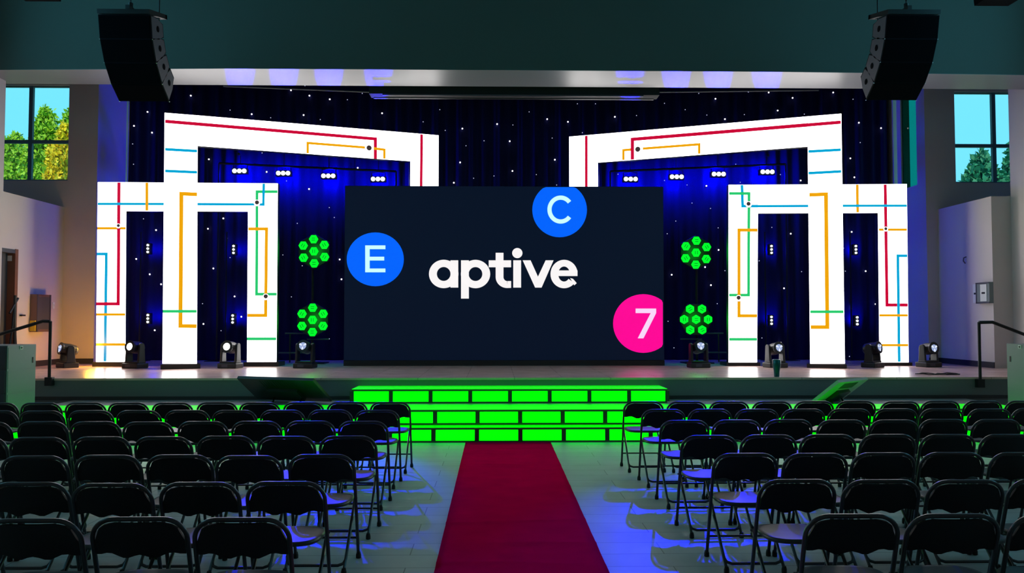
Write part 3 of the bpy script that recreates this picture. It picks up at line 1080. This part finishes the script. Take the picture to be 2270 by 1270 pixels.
# ------------------------------------------------------------------ hanging speaker arrays
def line_array(label, sgn, ix, ox):
    """ix / ox: photo x of the inner and outer top edge of the front"""
    d = 11.55
    a = P(ix, 30, d)
    b = P(ox, 30, d)
    cxm = (a.x + b.x) / 2
    wd = abs(a.x - b.x)
    ztop_ = P(ix, 33, d).z
    r = thing('line_array', label, 'speaker array', (cxm, d, ztop_ - 1.1), 0, 'hanging speaker arrays')
    zt = 1.1
    y, z = 0.0, zt
    h = .325
    dep = .44
    for k, tilt in enumerate((12, 27, 42, 56)):
        t = math.radians(tilt)
        # front face runs from (y,z) down and back by tilt
        dn = Vector((0, math.sin(t), -math.cos(t)))
        bk = Vector((0, math.cos(t), math.sin(t)))
        p0 = Vector((0, y, z))
        p1 = p0 + dn * h
        q0 = p0 + bk * dep + dn * (h * .22)
        q1 = p1 + bk * dep - dn * (h * .22)
        m0 = p0 + bk * (dep * .55) + dn * .02
        m1 = p1 + bk * (dep * .55) - dn * .02
        prof = [p0, m0, q0, q1, m1, p1]
        bm = bmesh.new()
        prism(bm, [v + Vector((-wd / 2, 0, 0)) for v in prof], (wd, 0, 0))
        box = obj('speaker_box', bm, M_cab, r)
        bm = bmesh.new()
        g = [p0 + dn * .012, p1 - dn * .012]
        prism(bm, [g[0] + Vector((-wd / 2 + .015, 0, 0)), g[0] + Vector((wd / 2 - .015, 0, 0)), g[1] + Vector((wd / 2 - .015, 0, 0)), g[1] + Vector((-wd / 2 + .015, 0, 0))], -bk * .012)
        obj('grille', bm, M_grille, box)
        for s in (-1, 1):
            bm = bmesh.new()
            sp = [p0 + dn * .015 + bk * .02, m0 + dn * .0, q0 + dn * .01 - bk * .03, q1 - dn * .01 - bk * .03, m1, p1 - dn * .015 + bk * .02]
            prism(bm, [v + Vector((s * wd / 2, 0, 0)) for v in sp], (s * .006, 0, 0))
            pan = obj('side_panel', bm, M_cabside, box)
            c = (p0 + p1) / 2 + bk * (dep * .5)
            bm = bmesh.new()
            lathe(bm, [(.04, 0), (.045, .006), (.03, .008)], 12, Matrix.Translation(c + Vector((s * (wd / 2 + .005), 0, 0))) @ Matrix.Rotation(s * math.pi / 2, 4, 'Y'))
            obj('handle_cup', bm, M_grille, box)
            bm = bmesh.new()
            bmesh.ops.create_icosphere(bm, subdivisions=1, radius=.009, matrix=Matrix.Translation(p1 + Vector((s * (wd / 2 + .004), .01, 0))))
            obj('rigging_pin', bm, M_steel, box)
        y, z = p1.y, p1.z
    # bumper frame
    bm = boxes(((-wd / 2, -.02, .012), (wd / 2, .12, .075)), ((-wd / 2, .12, .012), (-wd / 2 + .06, .62, .075)), ((wd / 2 - .06, .12, .012), (wd / 2, .62, .075)), ((-wd / 2, .56, .012), (wd / 2, .62, .075)))
    bmesh.ops.transform(bm, matrix=Matrix.Translation((0, 0, zt)) @ Matrix.Rotation(math.radians(13), 4, 'X'), verts=bm.verts)
    obj('bumper_frame', bm, M_black, r)
    obj('pick_plate', boxes(((-.03, .1, zt + .06), (.03, .4, zt + .18))), M_black, r)
    bm = bmesh.new()
    tube(bm, [(0, .2, zt + .16), (0, .2, zt + .24)], .035, 8)
    obj('hoist_hook', bm, M_black, r)
    for k in range(26):
        bm = bmesh.new()
        zc = zt + .25 + k * .075
        if r.location.z + zc > ZTOP - .05:
            break
        pts = []
        for t in range(13):
            a_ = 2 * math.pi * t / 12
            u, v = math.cos(a_) * .016, math.sin(a_) * .045
            pts.append((u, .2, zc + v) if k % 2 else (0, .2 + u, zc + v))
        tube(bm, pts, .006, 5, False)
        obj('chain_link', bm, M_black, r)
    bm = bmesh.new()
    tube(bm, [(-sgn * .3 * -1 * -1, .45, zt + .07), (-sgn * .3, .45, ZTOP - r.location.z)], .011, 6)
    obj('cable', bm, M_black, r)
    return r


line_array('hanging four-box black speaker array over the left seats', -1, 333, 217)
line_array('hanging four-box black speaker array over the right seats', 1, 1967, 2083)

# dark fixtures cut by the top of the picture
for lab, x0, x1, yb in (('dark hanging box barely in view at the top left corner', 57, 135, 3), ('dark hanging box at the top right corner, cut by picture edge', 2160, 2235, 13)):
    a, b = P(x0, yb, 10.6), P(x1, yb, 10.6)
    r = thing('ceiling_speaker', lab, 'speaker', ((a.x + b.x) / 2, 10.35, a.z))
    bm = bmesh.new()
    wv = (b.x - a.x) / 2
    prism(bm, [(-wv, -.15, 0), (wv, -.15, 0), (wv + .08, -.2, .4), (-wv - .08, -.2, .4)], (0, .4, 0))
    obj('cabinet', bm, M_grille, r)
    bm = bmesh.new()
    tube(bm, [(-wv - .1, 0, .2), (-wv - .1, 0, .5), (0, 0, .55), (0, 0, ZTOP - a.z)], .02, 6)
    obj('bracket', bm, M_black, r)

# ------------------------------------------------------------------ projection screen housing behind the header
dh = 15.25
a, b = P(830, 213, dh), P(1456, 213, dh)
z0, z1 = P(1116, 209, dh).z, P(1116, 183, dh).z
r = thing('projection_screen_case', 'long dark roll-up projection screen case under the header', 'screen case', ((a.x + b.x) / 2, dh, z0))
obj('case', boxes(((a.x - .1, dh, z0), (b.x + .05, dh + .3, z1 + .15))), M_dark, r, world=True)
obj('slot_bar', boxes(((a.x + .15, dh - .02, z0 - .03), (b.x - .25, dh + .04, z0 - .008))), M_cabside, r, world=True)
obj('weight_bar', boxes(((a.x - .02, dh + .04, z0 - .075), (b.x - .05, dh + .08, z0 - .055))), M_base, r, world=True)
for xx in (a.x + .5, b.x - .6):
    bm = bmesh.new()
    tube(bm, [(xx, dh + .15, z1 + .1), (xx, dh + .15, 7.6)], .015, 6)
    obj('hanger_rod', bm, M_black, r, world=True)
for k, (x0, y0, x1, y1) in enumerate(((495, 191, 826, 204), (1456, 204, 1815, 200))):
    bm = bmesh.new()
    tube(bm, [P(x0, y0, dh + .15), P(x1, y1, dh + .15)], .014, 6)
    obj('batten_pipe', bm, M_cabside, r, world=True)

# ------------------------------------------------------------------ handrails
for side, pts in (('left', [(108, 852), (112, 712), (95, 711), (0, 741)]), ('right', [(2170, 856), (2170, 714), (2200, 713), (2270, 741)])):
    q = [P(x, y, DF - .05) for x, y in pts]
    q[0].x = q[1].x
    q[2].z = q[1].z
    e = q[2] + (q[3] - q[2]) * 2.0
    r = thing('handrail', 'black metal handrail at the %s end of the stage' % side, 'handrail', (q[0].x, q[0].y, q[0].z))
    bm = bmesh.new()
    tube(bm, [q[0], q[1]], .024, 8)
    obj('post', bm, M_black, r, world=True)
    bm = bmesh.new()
    tube(bm, [q[1] + Vector((0, 0, -.005)), q[2], e], .026, 8)
    obj('rail', bm, M_black, r, world=True)
    bm = bmesh.new()
    tube(bm, [e, Vector((e.x, e.y, 0))], .024, 8)
    obj('post', bm, M_black, r, world=True)
    obj('mounting_plate', boxes(((q[0].x - .055, DF - .085, q[0].z - .02), (q[0].x + .055, DF - .001, q[0].z + .11))), M_black, r, world=True)

# ------------------------------------------------------------------ filing cabinets at the step ends
for side, sg in (('left', -1), ('right', 1)):
    if side == 'left':
        x1 = P(16, 800, D1 - .02).x
        x0 = x1 - .5
        ya, yb = D1 - .02, D1 + .68
        xin = x1
    else:
        x0 = P(2232, 800, D1 + .68).x
        x1 = x0 + .5
        ya, yb = D1 - .02, D1 + .68
        xin = x0
    zt = 1.31
    r = thing('filing_cabinet', 'grey metal cabinet beside the steps at the %s end' % side, 'cabinet', ((x0 + x1) / 2, (ya + yb) / 2, 0))
    obj('body', boxes(((x0, ya, 0), (x1, yb, zt))), M_filecab, r, world=True, bevel=.006)
    obj('front', boxes(((x0 + .008, ya - .006, .03), (x1 - .008, ya, zt - .01))), M_filedark, r, world=True)
    for k in range(4):
        zz = .05 + k * .315
        f = obj('drawer', boxes(((x0 + .015, ya - .02, zz), (x1 - .015, ya - .006, zz + .295))), M_filedark, r, world=True)
        obj('handle', boxes((((x0 + x1) / 2 - .06, ya - .04, zz + .17), ((x0 + x1) / 2 + .06, ya - .02, zz + .19))), M_black, f, world=True)
    xs0, xs1 = (xin, xin + .004) if sg < 0 else (xin - .004, xin)
    for k in range(4):
        zz = .05 + k * .315
        obj('side_rib', boxes(((xs0, ya + .02, zz), (xs1, yb - .02, zz + .285))), M_filecab, r, world=True)
    xo = xs1 if sg < 0 else xs0
    ym = onx(47 if sg < 0 else 2261, 768, xo).y
    pl = obj('label_plate', boxes(((min(xo, xo - sg * .006), ym - .035, zt - .06), (max(xo, xo - sg * .006), ym + .035, zt - .015))), M_paper, r, world=True)
    obj('lock', boxes(((min(xo - sg * .006, xo - sg * .012), ym - .014, zt - .052), (max(xo - sg * .006, xo - sg * .012), ym + .014, zt - .026))), M_black, pl, world=True)
    ym = yb - .09
    obj('latch', boxes(((min(xo, xo - sg * .006), ym - .015, zt - .26), (max(xo, xo - sg * .006), ym + .015, zt - .18))), M_black, r, world=True)


# ------------------------------------------------------------------ confidence monitors lying against the stage
def monitor(label, A, T, S, backmat):
    """A top corner, T along the top edge, S down the side"""
    T = Vector(T)
    S = Vector(S)
    S = S - T * (S.dot(T) / T.dot(T))
    n = T.cross(S).normalized()
    if n.y > 0:
        n = -n           # hall side
    A = Vector(A)
    c = A + T / 2 + S
    r = thing('confidence_monitor', label, 'monitor', (c.x, c.y, Z2))
    bm = bmesh.new()
    prism(bm, [A, A + T, A + T + S, A + S], -n * .045)
    b = obj('panel', bm, backmat, r, world=True)
    bm = bmesh.new()
    i = .02
    tu, su = T.normalized(), S.normalized()
    q = [A + tu * i + su * i, A + T - tu * i + su * i, A + T + S - tu * i - su * i, A + S + tu * i - su * i]
    prism(bm, [p - n * .046 for p in q], -n * .002)
    obj('screen_glass', bm, M_blackp, b, world=True)
    bm = bmesh.new()
    C = A + T * .5 + S * .62
    prism(bm, [C - T * .2 - S * .2, C + T * .2 - S * .2, C + T * .2 + S * .25, C - T * .2 + S * .25], n * .05)
    obj('rear_cover', bm, M_blackp, b, world=True)
    for k in range(14):
        bm = bmesh.new()
        C = A + T * (.28 + .034 * k) + S * .08
        prism(bm, [C, C + tu * .008, C + tu * .008 + S * .26, C + S * .26], n * .004)
        obj('vent_slat', bm, M_blackp, b, world=True)
    for s in (-1, 1):
        bm = bmesh.new()
        C = A + T * (.5 + .18 * s) + S * .75 + n * .03
        tube(bm, [C, Vector((C.x, C.y - .1, Z2 + .012))], .014, 6)
        obj('stand_leg', bm, M_black, r, world=True)
    return r


A = P(525, 839, 12.5)
monitor('dark stage monitor leaning face-up left of the steps', (A.x, A.y, A.z), (1.23, -.5, 0), (.18, .44, -.34), M_blackp)
A = P(1925, 841, 12.5)
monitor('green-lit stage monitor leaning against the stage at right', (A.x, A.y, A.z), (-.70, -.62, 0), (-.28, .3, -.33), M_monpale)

# ------------------------------------------------------------------ small things on the stage and walls
p = P(1722, 834, 13.2)
r = thing('tumbler', 'teal insulated tumbler standing on the stage edge', 'tumbler', (p.x, 13.2, ZS))
bm = bmesh.new()
lathe(bm, [(.040, 0), (.042, .01), (.048, .1), (.062, .17), (.064, .255), (.06, .26)], 20)
obj('cup', bm, M_teal, r, smooth=True)
bm = bmesh.new()
lathe(bm, [(.062, .26), (.063, .268), (.05, .276)], 20)
obj('lid', bm, M_teal, r)

bm = bmesh.new()
c = P(2085, 829, 13.55)
pts = []
for k in range(60):
    t = k / 59.0
    a_ = t * 5.5 * math.pi
    rr = .1 + .05 * math.sin(t * 9)
    pts.append((c.x - .22 + .5 * t + rr * math.cos(a_) * 1.6, 13.6 + rr * math.sin(a_), ZS + .012 + .012 * (k % 7) / 7))
tube(bm, pts, .009, 6)
tag(rebase(obj('cable_coil', bm, M_black)), 'loose black cable lying on the stage near the right handrail', 'cable')

# extinguisher cabinet
a, b = onx(67, 652, XL), onx(96, 735, XL)
r = thing('wall_cabinet', 'brown metal extinguisher cabinet on the left wall beside the door', 'wall cabinet', (XL, (a.y + b.y) / 2, b.z))
obj('case', boxes(((XL, a.y, b.z), (XL + .13, b.y, a.z))), M_extred, r, world=True)
obj('glass_door', boxes(((XL + .13, a.y + .05, b.z + .05), (XL + .136, b.y - .05, a.z - .05))), M_doorleaf, r, world=True)
obj('frame_edge', boxes(((XL + .13, b.y - .04, b.z), (XL + .142, b.y, a.z)), ((XL + .13, a.y, b.z), (XL + .142, a.y + .04, a.z))), M_cabside, r, world=True)
t_ = onx(75, 722, XL)
obj('tag', boxes(((XL + .02, a.y - .03, t_.z - .1), (XL + .12, a.y - .001, t_.z + .1))), M_yellowtag, r, world=True)
q = onx(118, 677, XL)
r = thing('light_switch', 'pale light switch plate right of the extinguisher cabinet', 'switch', (XL, q.y, q.z - .06))
obj('plate', boxes(((XL, q.y - .04, q.z - .065), (XL + .012, q.y + .04, q.z + .065))), M_paper, r, world=True)
obj('toggle', boxes(((XL + .012, q.y - .01, q.z - .02), (XL + .022, q.y + .01, q.z + .02))), M_paper, r, world=True)

# control box with two plates on the right wall
a, b = onx(2172, 627, XR), onx(2203, 672, XR)
r = thing('control_box', 'grey wall control box with white plates right of the stage', 'control box', (XR, (a.y + b.y) / 2, b.z))
y0, y1 = min(a.y, b.y), max(a.y, b.y)
obj('case', boxes(((XR - .08, y0, b.z), (XR, y1, a.z))), M_filecab, r, world=True)
obj('lid_frame', boxes(((XR - .086, y0, a.z - .03), (XR - .08, y1, a.z)), ((XR - .086, y0, b.z), (XR - .08, y1, b.z + .03)), ((XR - .086, y1 - .03, b.z), (XR - .08, y1, a.z))), M_cabside, r, world=True)
e0, e1 = onx(2188, 650, XR - .08).y, onx(2174, 650, XR - .08).y
pl = obj('card', boxes(((XR - .09, min(e0, e1), b.z + .04), (XR - .081, max(e0, e1), a.z - .04))), M_paper, r, world=True)
mz = (a.z + b.z) / 2
obj('slot', boxes(((XR - .094, min(e0, e1) + .05, mz - .02), (XR - .09, max(e0, e1) - .05, mz + .015))), M_black, pl, world=True)
e0, e1 = onx(2170, 650, XR).y, onx(2158, 650, XR).y
r = thing('wall_plate', 'white plate with dark slot beside the grey control box', 'wall plate', (XR, (e0 + e1) / 2, b.z + .02))
obj('plate', boxes(((XR - .012, min(e0, e1), b.z + .02), (XR, max(e0, e1), a.z - .02))), M_paper, r, world=True)
obj('slot', boxes(((XR - .016, min(e0, e1) + .04, mz - .02), (XR - .012, max(e0, e1) - .04, mz + .015))), M_black, r, world=True)
q = onx(2142, 576, XR)
bm = bmesh.new()
tube(bm, [q + Vector((0, 0, .06)), q + Vector((-.05, 0, .04)), q + Vector((-.06, 0, -.02)), q + Vector((-.02, 0, -.07))], .012, 6)
tag(rebase(obj('wall_hook', bm, M_cabside)), 'small metal hook on the right wall above the control box', 'hook')

# folded stand in the left doorway
q = onx(30, 720, -8.8)
r = thing('folded_stand', 'dark folded tripod stand leaning in the left doorway', 'stand', (q.x, q.y, ZS))
for dx, dy, top in ((-.02, -.16, 1.25), (.02, .02, 1.15), (.0, .14, 1.05)):
    bm = bmesh.new()
    tube(bm, [(dx, dy, 0.01), (dx * .3, dy * .3 + .02, top * .6), (0, .03, top)], .02, 7)
    obj('leg', bm, M_black, r)
bm = bmesh.new()
tube(bm, [(0, .03, .7), (0, .03, 1.35)], .026, 8)
obj('pole', bm, M_blackp, r)
bm = bmesh.new()
tube(bm, [(0, -.13, 1.02), (0, .13, 1.3)], .02, 6)
obj('top_bar', bm, M_black, r)

# ------------------------------------------------------------------ red carpet
cxa, cxb = P(1027.5, 980, D1 - .02).x, P(1228, 980, D1 - .02).x
cxc, cxd = P(955, 1270, 4.9).x, P(1365, 1270, 4.9).x
xa, xb = (cxa + cxc) / 2, (cxb + cxd) / 2
bm = bmesh.new()
wr = [(10.75, .012, .03), (10.35, .006, .03), (9.6, .012, .035), (9.5, .008, .03), (8.3, .004, .05), (6.9, .01, .03), (6.2, .007, .04), (5.7, .007, .03), (4.6, .006, .04)]
ys = []
y = 1.0
while y < D1 - .02:
    ys.append(y)
    y += .03
ys.append(D1 - .02)
NXc = 14
rows = []
for y in ys:
    row = []
    for i in range(NXc + 1):
        u = i / NXc
        z = .008 + .0015 * math.sin(y * 9 + u * 2) + .001 * math.sin(y * 23 + u * 5)
        for k, (yc, h, sg) in enumerate(wr):
            fade = .35 + .65 * max(0, math.cos((u - (.2 if k % 2 else .75)) * 2.2))
            z += h * fade * math.exp(-((y - yc - .05 * math.sin(u * 3 + k)) / sg) ** 2)
        row.append(bm.verts.new((xa + (xb - xa) * u, y, z)))
    rows.append(row)
for a, b in zip(rows, rows[1:]):
    for i in range(NXc):
        bm.faces.new((a[i], a[i + 1], b[i + 1], b[i]))
cp = obj('carpet_runner', bm, M_carpet, smooth=True)
sol = cp.modifiers.new('solid', 'SOLIDIFY')
sol.thickness = .006
sol.offset = -1
tag(rebase(cp), 'long red carpet runner down the centre aisle to the steps', 'carpet')


# ------------------------------------------------------------------ folding chairs
def make_chair():
    r = thing('folding_chair', '', 'chair')
    L = .789
    ly, lz = -.23 / L, .755 / L        # direction up the back frame

    def fp(x, l):
        return Vector((x, .23 + ly * l, lz * l))
    hw, R = .218, .105
    pts = [fp(-hw, .015), fp(-hw, .3), fp(-hw, .55)]
    for k in range(9):
        a = math.pi - (math.pi / 2) * k / 8
        pts.append(fp(-hw + R + R * math.cos(a), L - .012 - R + R * math.sin(a)))
    for k in range(9):
        a = math.pi / 2 - (math.pi / 2) * k / 8
        pts.append(fp(hw - R + R * math.cos(a), L - .012 - R + R * math.sin(a)))
    pts += [fp(hw, .55), fp(hw, .3), fp(hw, .015)]
    bm = bmesh.new()
    tube(bm, pts, .0115, 7)
    obj('back_frame', bm, M_tube, r, smooth=True)
    # backrest
    bm = bmesh.new()
    n = 16
    W = .206
    nrm = Vector((0, lz, -ly))      # towards the sitter (front)
    front, back = [], []
    for i in range(n + 1):
        x = -W + 2 * W * i / n
        ax = abs(x)
        rr = R - .012
        top = L - .022
        if ax > hw - R:
            e = ax - (hw - R)
            top = L - .012 - R + math.sqrt(max(rr * rr - e * e, 0)) - .002
        bot = L - .178 - .014 * (1 - (x / W) ** 2) + .010 * math.cos(x / W * 3 * math.pi)
        bow = .018 * (1 - (x / W) ** 2)
        top = max(top, bot + .03)
        cf, cb = [], []
        for j in range(4):
            l = bot + (top - bot) * j / 3
            p = fp(x, l)
            cf.append(bm.verts.new(p + nrm * (.006 - bow)))
            cb.append(bm.verts.new(p + nrm * (-.006 - bow)))
        front.append(cf)
        back.append(cb)
    for i in range(n):
        for j in range(3):
            bm.faces.new((front[i][j], front[i + 1][j], front[i + 1][j + 1], front[i][j + 1]))
            bm.faces.new((back[i][j], back[i][j + 1], back[i + 1][j + 1], back[i + 1][j]))
        bm.faces.new((front[i][0], back[i][0], back[i + 1][0], front[i + 1][0]))
        bm.faces.new((front[i][3], front[i + 1][3], back[i + 1][3], back[i][3]))
    for i in (0, n):
        for j in range(3):
            bm.faces.new((front[i][j], front[i][j + 1], back[i][j + 1], back[i][j]))
    obj('backrest', bm, M_back, r, smooth=False)
    # seat
    bm = bmesh.new()
    y0, y1 = -.125, .255
    cy, hy, hx = (y0 + y1) / 2, (y1 - y0) / 2, .2
    prof = [(.0, .436), (.5, .437), (.85, .445), (.96, .446), (1.0, .438), (.99, .424), (.93, .42), (0.0, .42)]
    rings = []
    N = 28
    for s, z in prof:
        if s == 0:
            rings.append([bm.verts.new((0, cy, z))])
            continue
        ring = []
        for k in range(N):
            a = 2 * math.pi * k / N
            ca, sa = math.cos(a), math.sin(a)
            e = .55
            x = hx * s * math.copysign(abs(ca) ** e, ca)
            y = hy * s * math.copysign(abs(sa) ** e, sa)
            x *= 1 - .05 * (1 if y < 0 else 0) * (abs(y) / hy)
            ring.append(bm.verts.new((x, cy + y, z)))
        rings.append(ring)
    for a, b in zip(rings, rings[1:]):
        for k in range(N):
            kk = (k + 1) % N
            if len(a) == 1:
                bm.faces.new((a[0], b[k], b[kk]))
            elif len(b) == 1:
                bm.faces.new((a[k], b[0], a[kk]))
            else:
                bm.faces.new((a[k], b[k], b[kk], a[kk]))
    obj('seat', bm, M_seat, r, smooth=True)
    # rear leg frame, a U standing on the rear feet
    hx = .19
    T, B = Vector((0, .235, .415)), Vector((0, -.165, .03))

    def lp(x, t):
        p = T + (B - T) * t
        return Vector((x, p.y, p.z))
    pts = [lp(-hx, 0), lp(-hx, .5), lp(-hx, .86), lp(-hx + .012, .91), lp(-hx + .045, .935), lp(hx - .045, .935), lp(hx - .012, .91), lp(hx, .86), lp(hx, .5), lp(hx, 0)]
    bm = bmesh.new()
    tube(bm, pts, .0105, 7)
    obj('rear_leg_frame', bm, M_tube, r, smooth=True)
    for s in (-1, 1):
        bm = bmesh.new()
        tube(bm, [lp(s * hx, .84), lp(s * hx, .97)], .0105, 7)
        obj('rear_leg_end', bm, M_tube, r)
    bm = bmesh.new()
    tube(bm, [fp(-hw, .16), fp(hw, .16)], .008, 6)
    obj('front_crossbar', bm, M_tube, r)
    bm = bmesh.new()
    tube(bm, [(-.205, .235, .412), (.205, .235, .412)], .007, 6)
    obj('seat_bar', bm, M_tube, r)
    for s in (-1, 1):
        bm = bmesh.new()
        lathe(bm, [(.013, 0), (.018, .003), (.018, .025), (.013, .045)], 10, Matrix.Translation(Vector((s * hx, -.167, 0))))
        obj('foot_cap', bm, M_rub, r)
        bm = bmesh.new()
        lathe(bm, [(.013, 0), (.018, .003), (.018, .025), (.013, .045)], 10, Matrix.Translation(Vector((s * hw, .226, 0))))
        obj('foot_cap', bm, M_rub, r)
    return r


proto = make_chair()
ORD = ['first', 'second', 'third', 'fourth', 'fifth', 'sixth', 'seventh', 'eighth', 'ninth', 'tenth', 'eleventh', 'twelfth', 'thirteenth']
D = [2.97, 3.88, 4.72, 5.66, 6.56, 7.53, 8.45, 9.25]
LE = [505, 645, 722, 787, 836, 862, 887, 911]
RE = [2000, 1787, 1683, 1580, 1508, 1462, 1421, 1382]
YT = [1268, 1137, 1061, 1003, 964, 932, 908, 890]
PITCH = .476
first = True
rng = random.Random(3)
for ri in range(8):
    d = D[ri]
    for side, sg, edge in (('left', -1, LE[ri]), ('right', 1, RE[ri])):
        xe = P(edge, YT[ri], d).x
        k = 0
        while True:
            x = xe + sg * (.23 + PITCH * k)
            lim = P(0 if sg < 0 else 2270, YT[ri], d).x
            if (x + .23 < lim - .05) if sg < 0 else (x - .23 > lim + .05):
                break
            if k > 11:
                break
            c = proto if first else copytree(proto)
            first = False
            c.location = (x, d + rng.uniform(-.018, .018) + (0.012 * math.sin(k * 1.7 + ri)), 0)
            c.rotation_euler = (0, 0, math.radians(rng.uniform(-.6, .6)))
            row = 8 - ri
            c['label'] = 'black folding chair, %s row from stage, %s seat %s of the carpet' % (ORD[row - 1], ORD[k], side)
            c['group'] = 'folding chairs in rows facing the stage'
            c['category'] = 'chair'
            k += 1

# ------------------------------------------------------------------ outside: ground and trees
struct('ground', boxes(((-60, 19.6, -.3), (60, 80, -.05))), M_grass, 'grass outside the windows')


def tree(label, base, crowns, m, nleaf, size, seed):
    g = random.Random(seed)
    r = thing('tree', label, 'tree', base)
    top = max(c[2] for c in crowns)
    bm = bmesh.new()
    tube(bm, [(0, 0, 0), (.1, 0, top * .5), (0, 0, top * .95)], [.16, .11, .03], 8)
    for cx, cy, cz, rr, hh in crowns:
        tube(bm, [(0.05, 0, cz * .5), (cx * .7, cy * .7, cz * .85), (cx, cy, cz)], [.07, .05, .02], 6)
    obj('trunk', bm, M_bark, r)
    verts, faces = [], []
    tot = sum(c[3] * c[3] * c[4] for c in crowns)
    for cx, cy, cz, rr, hh in crowns:
        n = int(nleaf * rr * rr * hh / tot)
        for _ in range(n):
            while True:
                u, v, w_ = g.uniform(-1, 1), g.uniform(-1, 1), g.uniform(-1, 1)
                q = u * u + v * v + w_ * w_
                if q < 1:
                    break
            if w_ > 0:
                tp = 1 - .55 * w_
                u *= tp
                v *= tp
            c = Vector((cx + u * rr, cy + v * rr, cz + w_ * hh))
            a = Euler((g.uniform(0, 6.3), g.uniform(0, 6.3), g.uniform(0, 6.3))).to_matrix()
            s = size * g.uniform(.6, 1.3)
            i0 = len(verts)
            for px_, py_ in ((-.1, 0), (.45, -.3), (1, 0), (.45, .3)):
                verts.append(c + a @ Vector((px_ * s, py_ * s, 0)))
            faces.append((i0, i0 + 1, i0 + 2, i0 + 3))
    me = bpy.data.meshes.new('foliage')
    me.from_pydata(verts, [], faces)
    me.materials.append(m)
    o = bpy.data.objects.new('foliage', me)
    COL.objects.link(o)
    o.parent = r
    o['kind'] = 'stuff'
    return r


DT = 29.0


def crown(px, py, rpx, hpx, base, d=DT):
    p = P(px, py, d)
    return (p.x - base[0], p.y - base[1], p.z - base[2], rpx * d / F, hpx * d / F)


b0 = P(90, 700, DT)
base = (b0.x, b0.y, -.1)
tree('lime green tree filling the left window', base, [crown(96, 320, 30, 85, base), crown(70, 370, 26, 70, base), crown(150, 320, 26, 80, base), crown(115, 300, 16, 60, base), crown(110, 400, 45, 60, base)], M_leafg, 9000, .16, 1)
b0 = P(125, 700, DT - 4)
base = (b0.x, b0.y, -.1)
tree('golden yellow tree at the lower right of the left window', base, [crown(133, 350, 22, 45, base, DT - 4), crown(125, 400, 26, 40, base, DT - 4), crown(142, 300, 14, 28, base, DT - 4), crown(112, 355, 8, 40, base, DT - 4)], M_leafy, 4200, .15, 2)
b0 = P(35, 700, DT + 4)
base = (b0.x, b0.y, -.1)
tree('lime green shrub tree at the lower left of the left window', base, [crown(34, 350, 32, 60, base, DT + 4), crown(10, 360, 30, 60, base, DT + 4), crown(45, 390, 40, 50, base, DT + 4)], M_leafg, 5500, .16, 3)
b0 = P(2180, 700, DT)
base = (b0.x, b0.y, -.1)
tree('deep green tree low in the right window', base, [crown(2177, 365, 24, 32, base), crown(2155, 395, 20, 25, base), crown(2198, 392, 24, 22, base), crown(2175, 425, 45, 35, base)], M_leafd, 2300, .24, 4)
b0 = P(2252, 700, DT + 4)
base = (b0.x, b0.y, -.1)
tree('deep green tree at the right edge of the right window', base, [crown(2252, 330, 16, 30, base, DT + 4), crown(2240, 365, 18, 22, base, DT + 4), crown(2262, 350, 20, 40, base, DT + 4), crown(2240, 405, 30, 22, base, DT + 4)], M_leafd, 1700, .24, 5)
